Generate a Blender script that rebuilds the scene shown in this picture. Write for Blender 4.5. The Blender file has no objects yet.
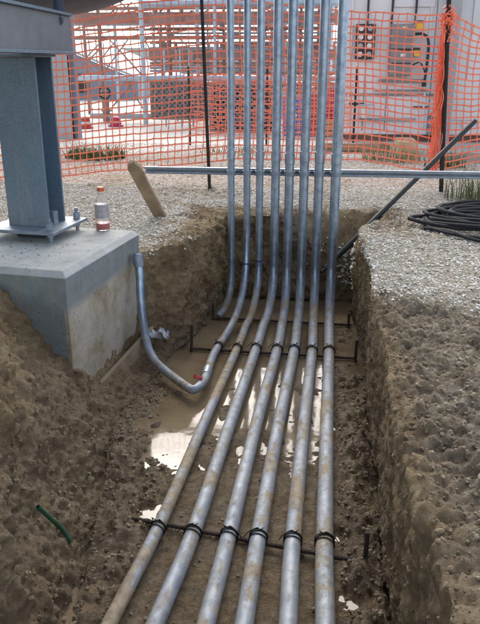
import bpy, math, random
import numpy as np
from mathutils import Vector, Matrix, noise as mnoise
random.seed(7); RNG = np.random.default_rng(7)
sc = bpy.context.scene
# ------------------------------------------------------------------ camera
W, H, FPX = 480., 624., 700.
PITCH, YAW = math.radians(19.8), math.radians(6.4)
CAM = np.array([0., 0., 1.06])
cd = bpy.data.cameras.new('camera'); cam = bpy.data.objects.new('camera', cd)
sc.collection.objects.link(cam); sc.camera = cam
cam.location = CAM; cam.rotation_euler = (math.pi/2-PITCH, 0, YAW)
cd.sensor_fit = 'VERTICAL'; cd.sensor_height = 24.; cd.lens = FPX/H*24.
cd.clip_start = .02; cd.clip_end = 2000
Fw = np.array([-math.sin(YAW)*math.cos(PITCH), math.cos(YAW)*math.cos(PITCH), -math.sin(PITCH)])
Rt = np.array([math.cos(YAW), math.sin(YAW), 0]); Up = np.cross(Rt, Fw)
def ray(x, y): return Fw*FPX + Rt*(x-W/2) + Up*(H/2-y)
def onz(x, y, z=0.):                       # photo pixel -> point at height z
    r = ray(x, y); return CAM + r*((z-CAM[2])/r[2])
def ony(x, y, Y):                          # photo pixel -> point at distance Y
    r = ray(x, y); return CAM + r*(Y/r[1])
# ------------------------------------------------------------------ light
SUN = Vector((-.13, .76, .60)).normalized()
w = bpy.data.worlds.new("World"); sc.world = w; w.use_nodes = True
nt = w.node_tree; bg = nt.nodes['Background']; sky = nt.nodes.new('ShaderNodeTexSky')
sky.sky_type = 'NISHITA'; sky.sun_disc = False
sky.sun_elevation = math.asin(SUN.z); sky.sun_rotation = math.atan2(SUN.x, SUN.y)
sky.air_density = 1.0; sky.dust_density = 1.6; sky.ozone_density = 1.5
hs = nt.nodes.new('ShaderNodeHueSaturation'); hs.inputs['Saturation'].default_value = .45     # thin high cloud takes most of the blue out
nt.links.new(sky.outputs[0], hs.inputs['Color']); nt.links.new(hs.outputs[0], bg.inputs[0]); bg.inputs[1].default_value = .15
sd = bpy.data.lights.new('sun', 'SUN'); sd.energy = 1.5; sd.angle = math.radians(46); sd.color = (1, .94, .84)
so = bpy.data.objects.new('sun', sd); sc.collection.objects.link(so)
so.rotation_euler = (-SUN).to_track_quat('-Z', 'Y').to_euler()
sc.view_settings.view_transform = 'Standard'; sc.view_settings.look = 'None'
sc.view_settings.exposure = 1.38; sc.view_settings.gamma = 1; sc.view_settings.use_curve_mapping = False
sc.render.engine = 'CYCLES'

# ------------------------------------------------------------------ helpers
def tag(o, label=None, cat=None, group=None, kind=None):
    if label: o['label'] = label
    if cat: o['category'] = cat
    if group: o['group'] = group
    if kind: o['kind'] = kind
    return o
def link(o, parent=None):
    sc.collection.objects.link(o)
    if parent is not None: o.parent = parent
    return o
def empty(name, loc=(0, 0, 0), label=None, cat=None, group=None):
    o = bpy.data.objects.new(name, None); o.empty_display_size = .1; o.location = loc
    link(o); return tag(o, label, cat, group)
def norm(v):
    v = np.asarray(v, float); return v/max(1e-9, np.linalg.norm(v))
def frames(P):
    P = np.asarray(P, float); n = len(P)
    T = np.zeros_like(P); T[1:-1] = P[2:]-P[:-2]; T[0] = P[1]-P[0]; T[-1] = P[-1]-P[-2]
    T /= np.maximum(1e-9, np.linalg.norm(T, axis=1))[:, None]
    a = np.array([0, 0, 1.]) if abs(T[0][2]) < .9 else np.array([1., 0, 0])
    u = norm(np.cross(T[0], a)); U = []
    for i in range(n):
        u = norm(u-T[i]*np.dot(u, T[i])); U.append(u)
    U = np.array(U); return T, U, np.cross(T, U)
def spline(pts, n=8):
    P = [np.asarray(p, float) for p in pts]; P = [2*P[0]-P[1]]+P+[2*P[-1]-P[-2]]; out = []
    for i in range(1, len(P)-2):
        for k in range(n):
            t = k/n; a, b, c, d = P[i-1], P[i], P[i+1], P[i+2]
            out.append(.5*((2*b)+(c-a)*t+(2*a-5*b+4*c-d)*t*t+(3*b-a-3*c+d)*t**3))
    out.append(P[-2]); return np.array(out)
class MB:
    def __init__(s): s.v = []; s.f = []; s.n = 0
    def add(s, V, F):
        V = np.asarray(V, float); s.v.append(V); s.f += [tuple(int(i)+s.n for i in f) for f in F]; s.n += len(V); return s
    def box(s, c, d, ax=None):             # centre, full dims, axes rows
        c = np.asarray(c, float); d = np.asarray(d, float)/2
        A = np.eye(3) if ax is None else np.asarray(ax, float)
        q = [(-1,-1,-1),(1,-1,-1),(1,1,-1),(-1,1,-1),(-1,-1,1),(1,-1,1),(1,1,1),(-1,1,1)]
        V = [c+A[0]*a*d[0]+A[1]*b*d[1]+A[2]*e*d[2] for a, b, e in q]
        return s.add(V, [(0,3,2,1),(4,5,6,7),(0,1,5,4),(1,2,6,5),(2,3,7,6),(3,0,4,7)])
    def bar(s, a, b, w_, h_, upv=(0, 0, 1)):   # box from a to b
        a = np.asarray(a, float); b = np.asarray(b, float); t = norm(b-a)
        upv = np.asarray(upv, float)
        if abs(np.dot(t, norm(upv))) > .99: upv = np.array([0, 1., 0])
        sx = norm(np.cross(t, upv)); u = np.cross(sx, t)
        return s.box((a+b)/2, (w_, np.linalg.norm(b-a), h_), [sx, t, u])
    def tube(s, P, r, n=14, hollow=0, cap=True):
        P = np.asarray(P, float); T, U, V2 = frames(P); m = len(P)
        rr = np.full(m, r) if np.isscalar(r) else np.asarray(r)
        th = np.linspace(0, 2*np.pi, n, endpoint=False)
        ring = lambda i, q: P[i]+(U[i]*np.cos(th)[:, None]+V2[i]*np.sin(th)[:, None])*q
        V = np.concatenate([ring(i, rr[i]) for i in range(m)]); F = []
        for i in range(m-1):
            for k in range(n):
                k2 = (k+1) % n; F.append((i*n+k, i*n+k2, (i+1)*n+k2, (i+1)*n+k))
        base = m*n; extra = []
        if hollow:                         # open far end with a wall thickness
            Pi = P[-1]-T[-1]*rr[-1]*3; q = rr[-1]-hollow
            a = P[-1]+(U[-1]*np.cos(th)[:, None]+V2[-1]*np.sin(th)[:, None])*q
            b = Pi+(U[-1]*np.cos(th)[:, None]+V2[-1]*np.sin(th)[:, None])*q
            V = np.concatenate([V, a, b]); e = (m-1)*n
            for k in range(n):
                k2 = (k+1) % n
                F.append((e+k, e+k2, base+k2, base+k)); F.append((base+k, base+k2, base+n+k2, base+n+k))
            F.append(tuple(range(base+n, base+2*n)))
        elif cap: F.append(tuple(range((m-1)*n, m*n)))
        if cap: F.append(tuple(range(n-1, -1, -1)))
        return s.add(V, F)
    def ring(s, c, axis, R, r, n=20, m=6):
        c = np.asarray(c, float); t = norm(axis); a = np.array([0, 0, 1.]) if abs(t[2]) < .9 else np.array([1., 0, 0])
        u = norm(np.cross(t, a)); v = np.cross(t, u); V = []; F = []
        for i in range(n):
            A = 2*math.pi*i/n; d = u*math.cos(A)+v*math.sin(A)
            for j in range(m):
                B = 2*math.pi*j/m; V.append(c+d*(R+r*math.cos(B))+t*r*math.sin(B))
        for i in range(n):
            for j in range(m):
                i2 = (i+1) % n; j2 = (j+1) % m; F.append((i*m+j, i2*m+j, i2*m+j2, i*m+j2))
        return s.add(V, F)
    def lathe(s, c, prof, n=24, axis=(0, 0, 1)):
        c = np.asarray(c, float); t = norm(axis); a = np.array([0, 0, 1.]) if abs(t[2]) < .9 else np.array([1., 0, 0])
        u = norm(np.cross(a, t)); v = np.cross(t, u); V = []; F = []
        for (r, z) in prof:
            for k in range(n):
                A = 2*math.pi*k/n; V.append(c+t*z+(u*math.cos(A)+v*math.sin(A))*r)
        for i in range(len(prof)-1):
            for k in range(n):
                k2 = (k+1) % n; F.append((i*n+k, i*n+k2, (i+1)*n+k2, (i+1)*n+k))
        F.append(tuple(range(n-1, -1, -1))); F.append(tuple(range((len(prof)-1)*n, len(prof)*n)))
        return s.add(V, F)
    def build(s, name, mat, parent=None, bevel=0, ang=40, origin=None):
        me = bpy.data.meshes.new(name); V = np.concatenate(s.v)
        off = np.zeros(3)
        if parent is not None:
            p = parent
            while p is not None: off = off+np.array(p.location); p = p.parent
        elif origin is not None: off = np.asarray(origin, float)
        me.from_pydata((V-off).tolist(), [], s.f)
        me.polygons.foreach_set('use_smooth', [True]*len(me.polygons)); me.set_sharp_from_angle(angle=math.radians(ang))
        me.materials.append(mat); me.update()
        o = bpy.data.objects.new(name, me); link(o, parent)
        if parent is None and origin is not None: o.location = off
        if bevel:
            b = o.modifiers.new('bevel', 'BEVEL'); b.width = bevel; b.segments = 2; b.limit_method = 'ANGLE'
        return o
# numpy value noise
def vnoise(P, f, seed=0):
    Q = P*f+seed*17.31; I = np.floor(Q).astype(np.int64); Fr = Q-I; Fr = Fr*Fr*(3-2*Fr)
    def h(i, j, k):
        n = (i*374761393+j*668265263+k*2147483647+seed*1274126177) & 0xffffffff
        n = ((n ^ (n >> 13))*1274126177) & 0xffffffff; n = n ^ (n >> 16)
        return (n & 0xffff)/65535.
    r = 0
    for a in (0, 1):
        for b in (0, 1):
            for c in (0, 1):
                wt = (Fr[:, 0] if a else 1-Fr[:, 0])*(Fr[:, 1] if b else 1-Fr[:, 1])*(Fr[:, 2] if c else 1-Fr[:, 2])
                r = r+wt*h(I[:, 0]+a, I[:, 1]+b, I[:, 2]+c)
    return r*2-1
def fbm(P, f, o=4, seed=0, g=.5):
    s = 0; a = 1; t = 0
    for i in range(o): s = s+a*vnoise(P, f*2.03**i, seed+i); t += a; a *= g
    return s/t
def sstep(a, b, x): t = np.clip((x-a)/(b-a), 0, 1); return t*t*(3-2*t)
# ------------------------------------------------------------------ materials
class NT:
    def __init__(s, name):
        s.m = bpy.data.materials.new(name); s.m.use_nodes = True; s.t = s.m.node_tree
        s.b = s.t.nodes['Principled BSDF']; s.g = s.t.nodes.new('ShaderNodeNewGeometry')
        s.tc = s.t.nodes.new('ShaderNodeTexCoord'); s.co = s.g.outputs['Position']
    def N(s, ty, **k):
        n = s.t.nodes.new(ty)
        for a, b in k.items(): setattr(n, a, b)
        return n
    def L(s, a, b): s.t.links.new(a, b)
    def noise(s, scale, detail=6, rough=.6, co=None, out=0):
        n = s.N('ShaderNodeTexNoise'); n.inputs['Scale'].default_value = scale
        n.inputs['Detail'].default_value = detail; n.inputs['Roughness'].default_value = rough
        s.L(co or s.co, n.inputs['Vector']); return n.outputs[out]
    def vor(s, scale, feature='F1', out='Distance', co=None):
        n = s.N('ShaderNodeTexVoronoi'); n.feature = feature; n.inputs['Scale'].default_value = scale
        s.L(co or s.co, n.inputs['Vector']); return n.outputs[out]
    def ramp(s, fac, stops):
        n = s.N('ShaderNodeValToRGB'); e = n.color_ramp.elements
        while len(e) > 1: e.remove(e[-1])
        for i, (p, c) in enumerate(stops):
            q = e[0] if i == 0 else e.new(p); q.position = p
            q.color = (*(c if hasattr(c, '__len__') else (c, c, c)), 1)
        s.L(fac, n.inputs[0]); return n.outputs[0]
    def mix(s, fac, a, b, mode='MIX'):
        n = s.N('ShaderNodeMix', data_type='RGBA', blend_type=mode)
        for v, i in ((fac, 0), (a, 6), (b, 7)):
            if hasattr(v, 'is_output'): s.L(v, n.inputs[i])
            elif i == 0: n.inputs[0].default_value = v
            else: n.inputs[i].default_value = (*v, 1)
        return n.outputs[2]
    def math(s, op, a, b=0., c=None, clamp=False):
        n = s.N('ShaderNodeMath', operation=op, use_clamp=clamp)
        for i, v in enumerate((a, b) if c is None else (a, b, c)):
            if hasattr(v, 'is_output'): s.L(v, n.inputs[i])
            else: n.inputs[i].default_value = v
        return n.outputs[0]
    def z(s):
        n = s.N('ShaderNodeSeparateXYZ'); s.L(s.co, n.inputs[0]); return n.outputs
    def set(s, **k):
        for a, v in k.items():
            i = s.b.inputs[a.replace('_', ' ')]
            if hasattr(v, 'is_output'): s.L(v, i)
            else: i.default_value = (*v, 1) if hasattr(v, '__len__') and len(v) == 3 else v
        return s
    def bump(s, h, strength=.5, dist=.01):
        n = s.N('ShaderNodeBump'); n.inputs['Strength'].default_value = strength; n.inputs['Distance'].default_value = dist
        s.L(h, n.inputs['Height']); s.L(n.outputs[0], s.b.inputs['Normal']); return s
def simple(name, c1, c2=None, rough=.6, metal=0., scale=8., bump=.15, bscale=60., dist=.004, rvar=.15, **k):
    t = NT(name); c2 = c2 or tuple(x*.7 for x in c1); n = t.noise(scale, 6, .65)
    t.set(Base_Color=t.ramp(n, [(.32, c2), (.68, c1)]), Metallic=metal, Roughness=t.math('ADD', rough-rvar/2, t.math('MULTIPLY', t.noise(scale*2.3, 4), rvar)), **k)
    if bump: t.bump(t.noise(bscale, 4), bump, dist)
    return t.m
def mat_metal():
    out = {}
    for nm, muddy in (('conduit_galvanised', 0), ('conduit_muddy', 1)):
        t = NT(nm); z = t.z()
        base = t.ramp(t.noise(25, 5), [(.3, (.21, .275, .365)), (.7, (.38, .46, .565))])
        lo = t.math('MULTIPLY', t.math('SUBTRACT', -.30, z[2]), 5., clamp=True)      # splashed height
        mp = t.N('ShaderNodeMapping'); mp.inputs['Scale'].default_value = (2.2, .8, 2.2); t.L(t.co, mp.inputs[0])
        n = t.math('ADD', t.math('MULTIPLY', t.noise(5, 9, .72, co=mp.outputs[0]), .75), t.math('MULTIPLY', t.noise(38, 6, .75), .25))
        thr = t.math('SUBTRACT', n, .478 if not muddy else .425)
        fac = t.math('MULTIPLY', t.math('MULTIPLY', t.math('MULTIPLY', thr, 11., clamp=True), lo), .9, clamp=True)
        film = t.math('MULTIPLY', t.math('MULTIPLY', lo, .62), t.noise(60, 6, .75))
        mud = t.ramp(t.noise(30, 5), [(.3, (.19, .135, .075)), (.7, (.42, .33, .20))])
        f2 = t.math('MAXIMUM', fac, film)
        t.set(Base_Color=t.mix(f2, base, mud), Metallic=t.math('MULTIPLY', t.math('SUBTRACT', 1., f2), t.math('SUBTRACT', .85, t.math('MULTIPLY', lo, .45))),
              Roughness=t.math('ADD', .38, t.math('ADD', t.math('MULTIPLY', f2, .3), t.math('MULTIPLY', lo, .10))))
        t.bump(t.math('ADD', t.math('MULTIPLY', fac, .6), t.math('MULTIPLY', t.noise(120, 4), .12)), .5, .004)
        out[muddy] = t.m
    return out
MET = mat_metal()
M = dict(
 zinc=simple('galvanised_strut', (.45, .50, .55), (.30, .34, .39), .42, .7, 20),
 zincdark=simple('galvanised_dull', (.27, .32, .38), (.17, .205, .25), .5, .35, 14),
 column=simple('galvanised_column', (.16, .235, .31), (.10, .155, .22), .48, .35, 5, .1),
 beam=simple('beam_grey_paint', (.17, .19, .215), (.12, .135, .16), .55, .1, 6),
 vessel=simple('vessel_dark_paint', (.012, .035, .075), (.008, .02, .045), .5, 0., 6),
 rebar=simple('rebar_rust', (.075, .05, .04), (.03, .022, .02), .8, .2, 40, .6, 90),
 stake=simple('stake_dark_steel', (.035, .028, .028), (.015, .012, .012), .7, .3, 40, .4),
 wire=simple('tie_wire_black', (.02, .018, .016), None, .55, .5, 50),
 wood=simple('stake_wood', (.34, .26, .17), (.19, .14, .09), .8, 0, 10),
 timber=simple('timber_pale', (.55, .45, .28), (.38, .3, .18), .8, 0, 6),
 blackpipe=simple('black_plastic_pipe', (.014, .02, .02), (.007, .01, .011), .55, 0, 12),
 rubber=simple('black_cable_jacket', (.012, .014, .02), (.006, .007, .01), .8, 0, 20),
 green=simple('green_hose', (.012, .10, .045), (.008, .05, .024), .45, 0, 20),
 cabinet=simple('cabinet_paint', (.66, .66, .68), (.56, .57, .59), .5, .0, 1.5, .05),
 cabinet2=simple('cabinet_grey', (.22, .225, .235), (.16, .165, .175), .5, .1, 5),
 postgrey=simple('grey_post_paint', (.33, .35, .37), (.26, .28, .30), .5, .0, 4),
 black=simple('black_part', (.02, .02, .022), None, .5),
 yellow=simple('yellow_handle', (.75, .42, .03), None, .5),
 white=simple('white_paint', (.7, .7, .68), (.5, .5, .5), .5),
 blue=simple('blue_paint', (.05, .17, .45), (.04, .1, .3), .5),
 red=simple('red_paint', (.50, .05, .04), (.32, .03, .03), .5),
 crimson=simple('crimson_paint', (.50, .03, .10), (.3, .02, .06), .5),
 rackblue=simple('rack_galvanised', (.42, .50, .58), (.3, .37, .44), .5, .3, 6),
 rackdark=simple('rack_dark_steel', (.33, .20, .17), (.20, .125, .11), .7, .1, 3),
 shed=simple('shed_cladding', (.19, .225, .29), (.15, .18, .24), .6, 0, 2),
 slab=simple('slab_concrete', (.36, .37, .34), (.26, .27, .25), .85, 0, 8, .3, 60),
 roof=simple('shade_deck_steel', (.2, .2, .2), None, .7),
 whitebag=simple('pale_plastic_sheet', (.5, .52, .55), (.33, .34, .37), .35, 0, 20, .3, 30),
 tape=simple('blue_tape', (.02, .05, .22), None, .5),
)
def mat_orange():
    t = NT('orange_mesh_plastic')
    t.set(Base_Color=t.ramp(t.noise(6), [(.3, (.85, .17, .085)), (.7, (.95, .27, .16))]), Roughness=.5)
    t.b.inputs['Subsurface Weight'].default_value = .0
    return t.m
M['orange'] = mat_orange()
def mat_galv(nm, a, b):
    t = NT(nm); sp = t.N('ShaderNodeSeparateColor'); t.L(t.vor(120, out='Color'), sp.inputs[0])
    c = t.mix(t.noise(5, 6, .65), b, a); c = t.mix(.13, c, t.ramp(sp.outputs[0], [(0, tuple(v*.5 for v in b)), (1, tuple(v*1.5 for v in a))]))
    mp = t.N('ShaderNodeMapping'); mp.inputs['Scale'].default_value = (8, 8, .7); t.L(t.co, mp.inputs[0])
    run = t.ramp(t.noise(3, 7, .72, co=mp.outputs[0]), [(.54, 0.), (.74, .6)]); c = t.mix(run, c, (.30, .31, .30))
    z = t.z()[2]; sp2 = t.math('MULTIPLY', t.math('MULTIPLY', t.math('SUBTRACT', .42, z), 3.5, clamp=True), t.ramp(t.noise(30, 6, .75), [(.5, 0.), (.6, .8)])); c = t.mix(sp2, c, (.30, .245, .17))
    t.set(Base_Color=c, Metallic=.3, Roughness=t.math('ADD', .4, t.math('MULTIPLY', sp.outputs[1], .2))); t.bump(t.noise(70, 4), .12, .003); return t.m
M['column'] = mat_galv('galvanised_column_spangle', (.175, .25, .325), (.10, .16, .225))
def clay_cols(t):
    n1 = t.noise(5, 8, .65); n2 = t.noise(30, 9, .75)
    clay = t.ramp(n1, [(.30, (.09, .055, .028)), (.45, (.18, .118, .062)), (.56, (.29, .205, .115)), (.70, (.40, .30, .18))])
    clay = t.mix(.55, clay, t.ramp(n2, [(.36, (.045, .03, .016)), (.5, (.18, .128, .074)), (.64, (.46, .365, .235))]))
    pale = t.ramp(t.noise(4, 6, .7), [(.38, (.18, .14, .09)), (.5, (.32, .26, .18)), (.62, (.43, .375, .28))])
    pale = t.mix(.55, pale, t.ramp(n2, [(.36, (.05, .038, .026)), (.5, (.25, .21, .155)), (.64, (.58, .52, .43))]))
    return clay, pale, n2
def mat_ground():
    t = NT('clay_and_gravel')
    def attr(nm): a = t.N('ShaderNodeAttribute'); a.attribute_name = nm; return a.outputs['Fac']
    g, wt, pale = attr('gravel'), attr('wet'), attr('pale')
    clay, paleclay, n2 = clay_cols(t)
    clay = t.mix(pale, clay, paleclay)
    mp = t.N('ShaderNodeMapping'); mp.inputs['Scale'].default_value = (1.6, 1.6, 3.5); t.L(t.co, mp.inputs[0])
    strata = t.noise(2.2, 5, .6, co=mp.outputs[0]); clay = t.mix(t.math('MULTIPLY', t.math('SUBTRACT', 1., pale), .5), clay, t.ramp(strata, [(.34, (.14, .08, .038)), (.45, (.28, .185, .09)), (.55, (.48, .345, .175)), (.68, (.56, .45, .28))]))
    wet_shade_col = t.ramp(n2, [(.3, (.10, .068, .036)), (.5, (.24, .175, .105)), (.7, (.40, .31, .20))])
    col = t.mix(wt, clay, wet_shade_col)  # wet mud tone; the left bank takes it as painted shade
    vc = t.vor(48, out='Color'); vb = t.N('ShaderNodeSeparateColor'); t.L(vc, vb.inputs[0])
    grav = t.ramp(vb.outputs[0], [(.0, (.24, .20, .15)), (.4, (.40, .35, .28)), (.75, (.52, .47, .40)), (1, (.64, .60, .54))])
    grav = t.mix(t.ramp(t.noise(3.2, 5), [(.42, .15), (.62, .6)]), grav, (.44, .37, .27))
    col = t.mix(g, col, grav)
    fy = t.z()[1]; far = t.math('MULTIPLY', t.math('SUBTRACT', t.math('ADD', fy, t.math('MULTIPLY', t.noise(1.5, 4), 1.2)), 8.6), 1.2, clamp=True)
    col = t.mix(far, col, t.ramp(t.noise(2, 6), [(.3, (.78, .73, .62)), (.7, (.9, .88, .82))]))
    t.set(Base_Color=col, Roughness=t.math('SUBTRACT', .92, t.math('MULTIPLY', wt, t.math('ADD', .46, t.math('MULTIPLY', t.ramp(t.noise(11, 4), [(.42, 0.), (.6, 1.)]), .28)))))
    t.b.inputs['Specular IOR Level'].default_value = .4
    h = t.math('ADD', t.math('MULTIPLY', n2, 1.), t.math('MULTIPLY', t.noise(90, 6, .7), .55))
    t.bump(h, 1., .026); return t.m
M['ground'] = mat_ground()
def mat_stone(nm, stops, rough=.9):
    t = NT(nm); a = t.N('ShaderNodeAttribute'); a.attribute_name = 'shade'
    c = t.ramp(a.outputs['Fac'], stops); c = t.mix(t.noise(150, 3), c, (.35, .32, .27)) if 0 else c
    t.set(Base_Color=c, Roughness=rough); t.bump(t.noise(140, 4), .5, .004); return t.m
M['gravel'] = mat_stone('gravel_stone', [(0, (.32, .285, .23)), (.3, (.53, .49, .43)), (.65, (.68, .65, .59)), (1, (.82, .80, .76))])
def mat_clod(nm, wet=False):
    t = NT(nm); clay, pale, n2 = clay_cols(t); o_ = t.z()
    c = t.mix(t.math('MULTIPLY', t.math('SUBTRACT', o_[0], .25), 4., clamp=True), clay, pale)
    if wet: c = t.ramp(n2, [(.3, (.09, .06, .033)), (.5, (.20, .148, .09)), (.7, (.33, .26, .17))])
    a = t.N('ShaderNodeAttribute'); a.attribute_name = 'shade'
    c = t.mix(1., c, t.ramp(a.outputs['Fac'], [(0, .8), (.93, 1.1), (.98, 1.35), (1, 1.7)]), 'MULTIPLY')
    t.set(Base_Color=c, Roughness=.5 if wet else .92); t.bump(t.noise(120, 5, .7), .6, .006); return t.m
M['clod'] = mat_clod('clay_clod'); M['mudclod'] = mat_clod('mud_clod', True)
def mat_water():
    t = NT('muddy_water')
    t.set(Base_Color=t.ramp(t.noise(2.5, 4), [(.35, (.14, .10, .058)), (.65, (.24, .18, .11))]), Roughness=.07)
    t.b.inputs['IOR'].default_value = 1.36; t.bump(t.noise(14, 2, .4), .06, .01); return t.m
M['water'] = mat_water()
def mat_concrete():
    t = NT('pedestal_concrete'); z = t.z()
    n = t.noise(9, 7, .65); top = t.ramp(n, [(.3, (.31, .325, .32)), (.7, (.46, .475, .465))])
    bare = t.ramp(t.noise(5, 8, .7), [(.32, (.24, .17, .10)), (.47, (.36, .31, .245)), (.66, (.46, .425, .37))])
    # the dull coating on the upper part stops along an uneven line where the clay had been
    lvl = t.math('ADD', z[2], t.math('MULTIPLY', t.noise(3, 3), .05))
    lvl = t.math('SUBTRACT', lvl, t.math('MULTIPLY', t.math('SUBTRACT', z[1], 3.), .04))
    east = t.math('GREATER_THAN', t.math('ADD', z[0], t.math('MULTIPLY', t.math('SUBTRACT', z[1], 2.975), -.145)), -1.165)
    f = t.math('MULTIPLY', t.math('MULTIPLY', t.math('SUBTRACT', -.005, lvl), 20., clamp=True), east)
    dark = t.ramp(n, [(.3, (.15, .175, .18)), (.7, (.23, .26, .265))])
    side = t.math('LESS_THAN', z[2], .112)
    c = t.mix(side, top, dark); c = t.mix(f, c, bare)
    dirt = t.math('MULTIPLY', t.ramp(t.noise(13, 6, .7), [(.56, 0.), (.66, 1.)]), t.ramp(t.noise(3, 3), [(.4, .1), (.6, .8)]))
    c = t.mix(dirt, c, (.27, .21, .14))
    pit = t.math('MULTIPLY', t.math('LESS_THAN', t.vor(38), .17), t.math('GREATER_THAN', t.noise(9, 2), .52)); c = t.mix(t.math('MULTIPLY', pit, .7), c, (.06, .06, .055))
    mp = t.N('ShaderNodeMapping'); mp.inputs['Scale'].default_value = (9, 9, .9); t.L(t.co, mp.inputs[0]); run = t.ramp(t.noise(2.5, 6, .7, co=mp.outputs[0]), [(.5, 0.), (.72, .55)])
    c = t.mix(t.math('MULTIPLY', run, side), c, (.30, .24, .165))
    t.set(Base_Color=c, Roughness=.85); t.bump(t.noise(45, 6, .7), .35, .006); return t.m
M['concrete'] = mat_concrete()
def mat_pet():
    t = NT('clear_bottle_plastic'); t.set(Base_Color=(.95, .95, .95), Roughness=.06, Transmission_Weight=.95); t.b.inputs['IOR'].default_value = 1.3; return t.m
M['pet'] = mat_pet()
M['juice'] = simple('red_drink', (.62, .16, .13), (.55, .12, .10), .2)
M['label'] = simple('bottle_label', (.45, .42, .43), (.27, .25, .28), .5, 0, 40)
M['cap'] = simple('bottle_cap', (.75, .13, .05), None, .4)
M['grass'] = simple('grass_blade', (.13, .15, .045), (.06, .09, .025), .7, 0, 9, 0)
M['drygrass'] = simple('dry_grass_blade', (.34, .29, .14), (.16, .16, .06), .8, 0, 9, 0)

# ------------------------------------------------------------------ terrain: one sheet with the trench folded into it
ZF = -.62
PIPE_A, PIPE_B = ony(325, 268, 4.84), ony(475, 121, 5.9)      # leaning black pipe
def terrain():
    st = [ # y, top x, mid x, mid z, bottom x (left side of the trench)
     (-1.5, -.80, -.78, -.3, -.66), (1.4, -.84, -.82, -.3, -.66), (1.8, -.98, -.93, -.30, -.74), (2.2, -1.12, -.97, -.40, -.82),
     (2.6, -1.32, -1.09, -.33, -.88), (2.92, -1.48, -1.19, -.30, -.95), (3.05, -1.48, -1.17, -.36, -.96), (3.15, -1.34, -1.12, -.46, -.93), (3.72, -1.18, -1.03, -.50, -.86),
     (3.88, -1.02, -.96, -.36, -.84), (4.1, -.79, -.80, -.30, -.78), (4.6, -.69, -.70, -.3, -.72), (4.95, -.66, -.67, -.3, -.69), (6, -.66, -.66, -.3, -.69)]
    st = np.array(st)
    ys = np.concatenate([-1.3-np.geomspace(.05, 200, 24)[::-1], np.linspace(-1.3, -1.2, 8), np.linspace(-1.1, 1.2, 50), np.arange(1.21, 4.93, .0095)])
    n_end = 60; y_end = 4.93+np.linspace(0, 1, n_end)*.07
    out = []; y = 5.0; dy = .010
    while y < 600: y += dy; out.append(y); dy = dy*1.008 if y < 7 else dy*1.05
    ys = np.concatenate([ys, y_end, np.array(out)])
    depth = np.ones(len(ys)); i0 = len(ys)-len(out)-n_end
    depth[i0:i0+n_end] = 1-np.linspace(0, 1, n_end); depth[i0+n_end:] = 0; depth[ys < -1.2] = 0
    def outw(n1, s, n2, gr):
        a = np.arange(1, n1+1)*s; b = []; d = s; q = a[-1]
        for _ in range(n2): d *= gr; q += d; b.append(q)
        return np.concatenate([a, b])
    ol = outw(85, .013, 75, 1.105); orr = outw(115, .011, 75, 1.105)
    nw1, nw2, nfl, nr = 36, 36, 112, 72
    ncol = len(ol)+nw1+nw2+nfl+nr+len(orr); nrow = len(ys)
    X = np.zeros((nrow, ncol)); Z = np.zeros((nrow, ncol)); zone = np.zeros((nrow, ncol))
    for r, y in enumerate(ys):
        xt, xm, zm, xb = [np.interp(y, st[:, 0], st[:, k]) for k in (1, 2, 3, 4)]
        xr = .285+.012*math.sin(y*2.1)+.01*math.sin(y*5.3+1); xrb = xr+.012
        zf = ZF
        a = np.linspace(0, 1, nw1, endpoint=False); b = np.linspace(0, 1, nw2, endpoint=False)
        c = np.linspace(0, 1, nfl, endpoint=False); e = np.linspace(0, 1, nr)
        xs = np.concatenate([xt-ol[::-1], xt+(xm-xt)*a, xm+(xb-xm)*b, xb+(xrb-xb)*c, xrb+(xr-xrb)*e, xr+orr])
        zs = np.concatenate([0*ol, zm*a, zm+(zf-zm)*b, zf+0*c, zf*(1-e), 0*orr])
        X[r] = xs; Z[r] = zs*depth[r]
        zone[r] = np.concatenate([0*ol, 1+0*a, 1+0*b, 2+0*c, 3+0*e, 4+0*orr])
    Yg = np.repeat(ys[:, None], ncol, 1)
    P = np.stack([X, Yg, Z], -1)
    du = np.gradient(P, axis=1); dv = np.gradient(P, axis=0)
    # physical smoothing of the folds before taking normals
    Nn = np.cross(du, dv); Nn /= np.maximum(1e-9, np.linalg.norm(Nn, axis=-1, keepdims=True))
    for _ in range(3):
        Nn[1:-1, 1:-1] = (Nn[1:-1, 1:-1]*2+Nn[:-2, 1:-1]+Nn[2:, 1:-1]+Nn[1:-1, :-2]+Nn[1:-1, 2:])/6
    Nn /= np.maximum(1e-9, np.linalg.norm(Nn, axis=-1, keepdims=True))
    Q = P.reshape(-1, 3); N = Nn.reshape(-1, 3); zn = zone.reshape(-1)
    zn = np.where(Q[:, 1] > 4.999, 0, np.where((zn == 2) & (Q[:, 1] > 4.932), 1, zn))
    big = fbm(Q, 2.6, 3, 3); mid = fbm(Q, 9, 4, 11, .6); fine = fbm(Q, 34, 3, 23, .6)
    rid = 1-2*np.abs(fbm(Q, 6, 3, 31)); wallmask = (Q[:, 2] < -.02) & (Q[:, 2] > ZF+.03)
    dist = np.hypot(Q[:, 0]+.2, Q[:, 1]-3)
    x, y, z = Q.T
    gravel = np.zeros(len(Q))
    right = x > .27; bnd = 3.32+.18*big+.12*mid
    gR = sstep(-.40, .15, y-bnd+.3*mid)*(z > -.035)
    gL = sstep(-.12, .12, y-(3.55+.2*mid))*(z > -.03)
    gravel = np.where(right, gR, gL)
    gravel = np.where(y < -1, .3, gravel)
    # brownish patch beside the hoses, bare rim round the trench
    rim = np.clip(1-np.maximum(0, np.maximum(x-.31, np.maximum(-.68-x, y-5.02)))/(.42+.3*mid), 0, 1)
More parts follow.
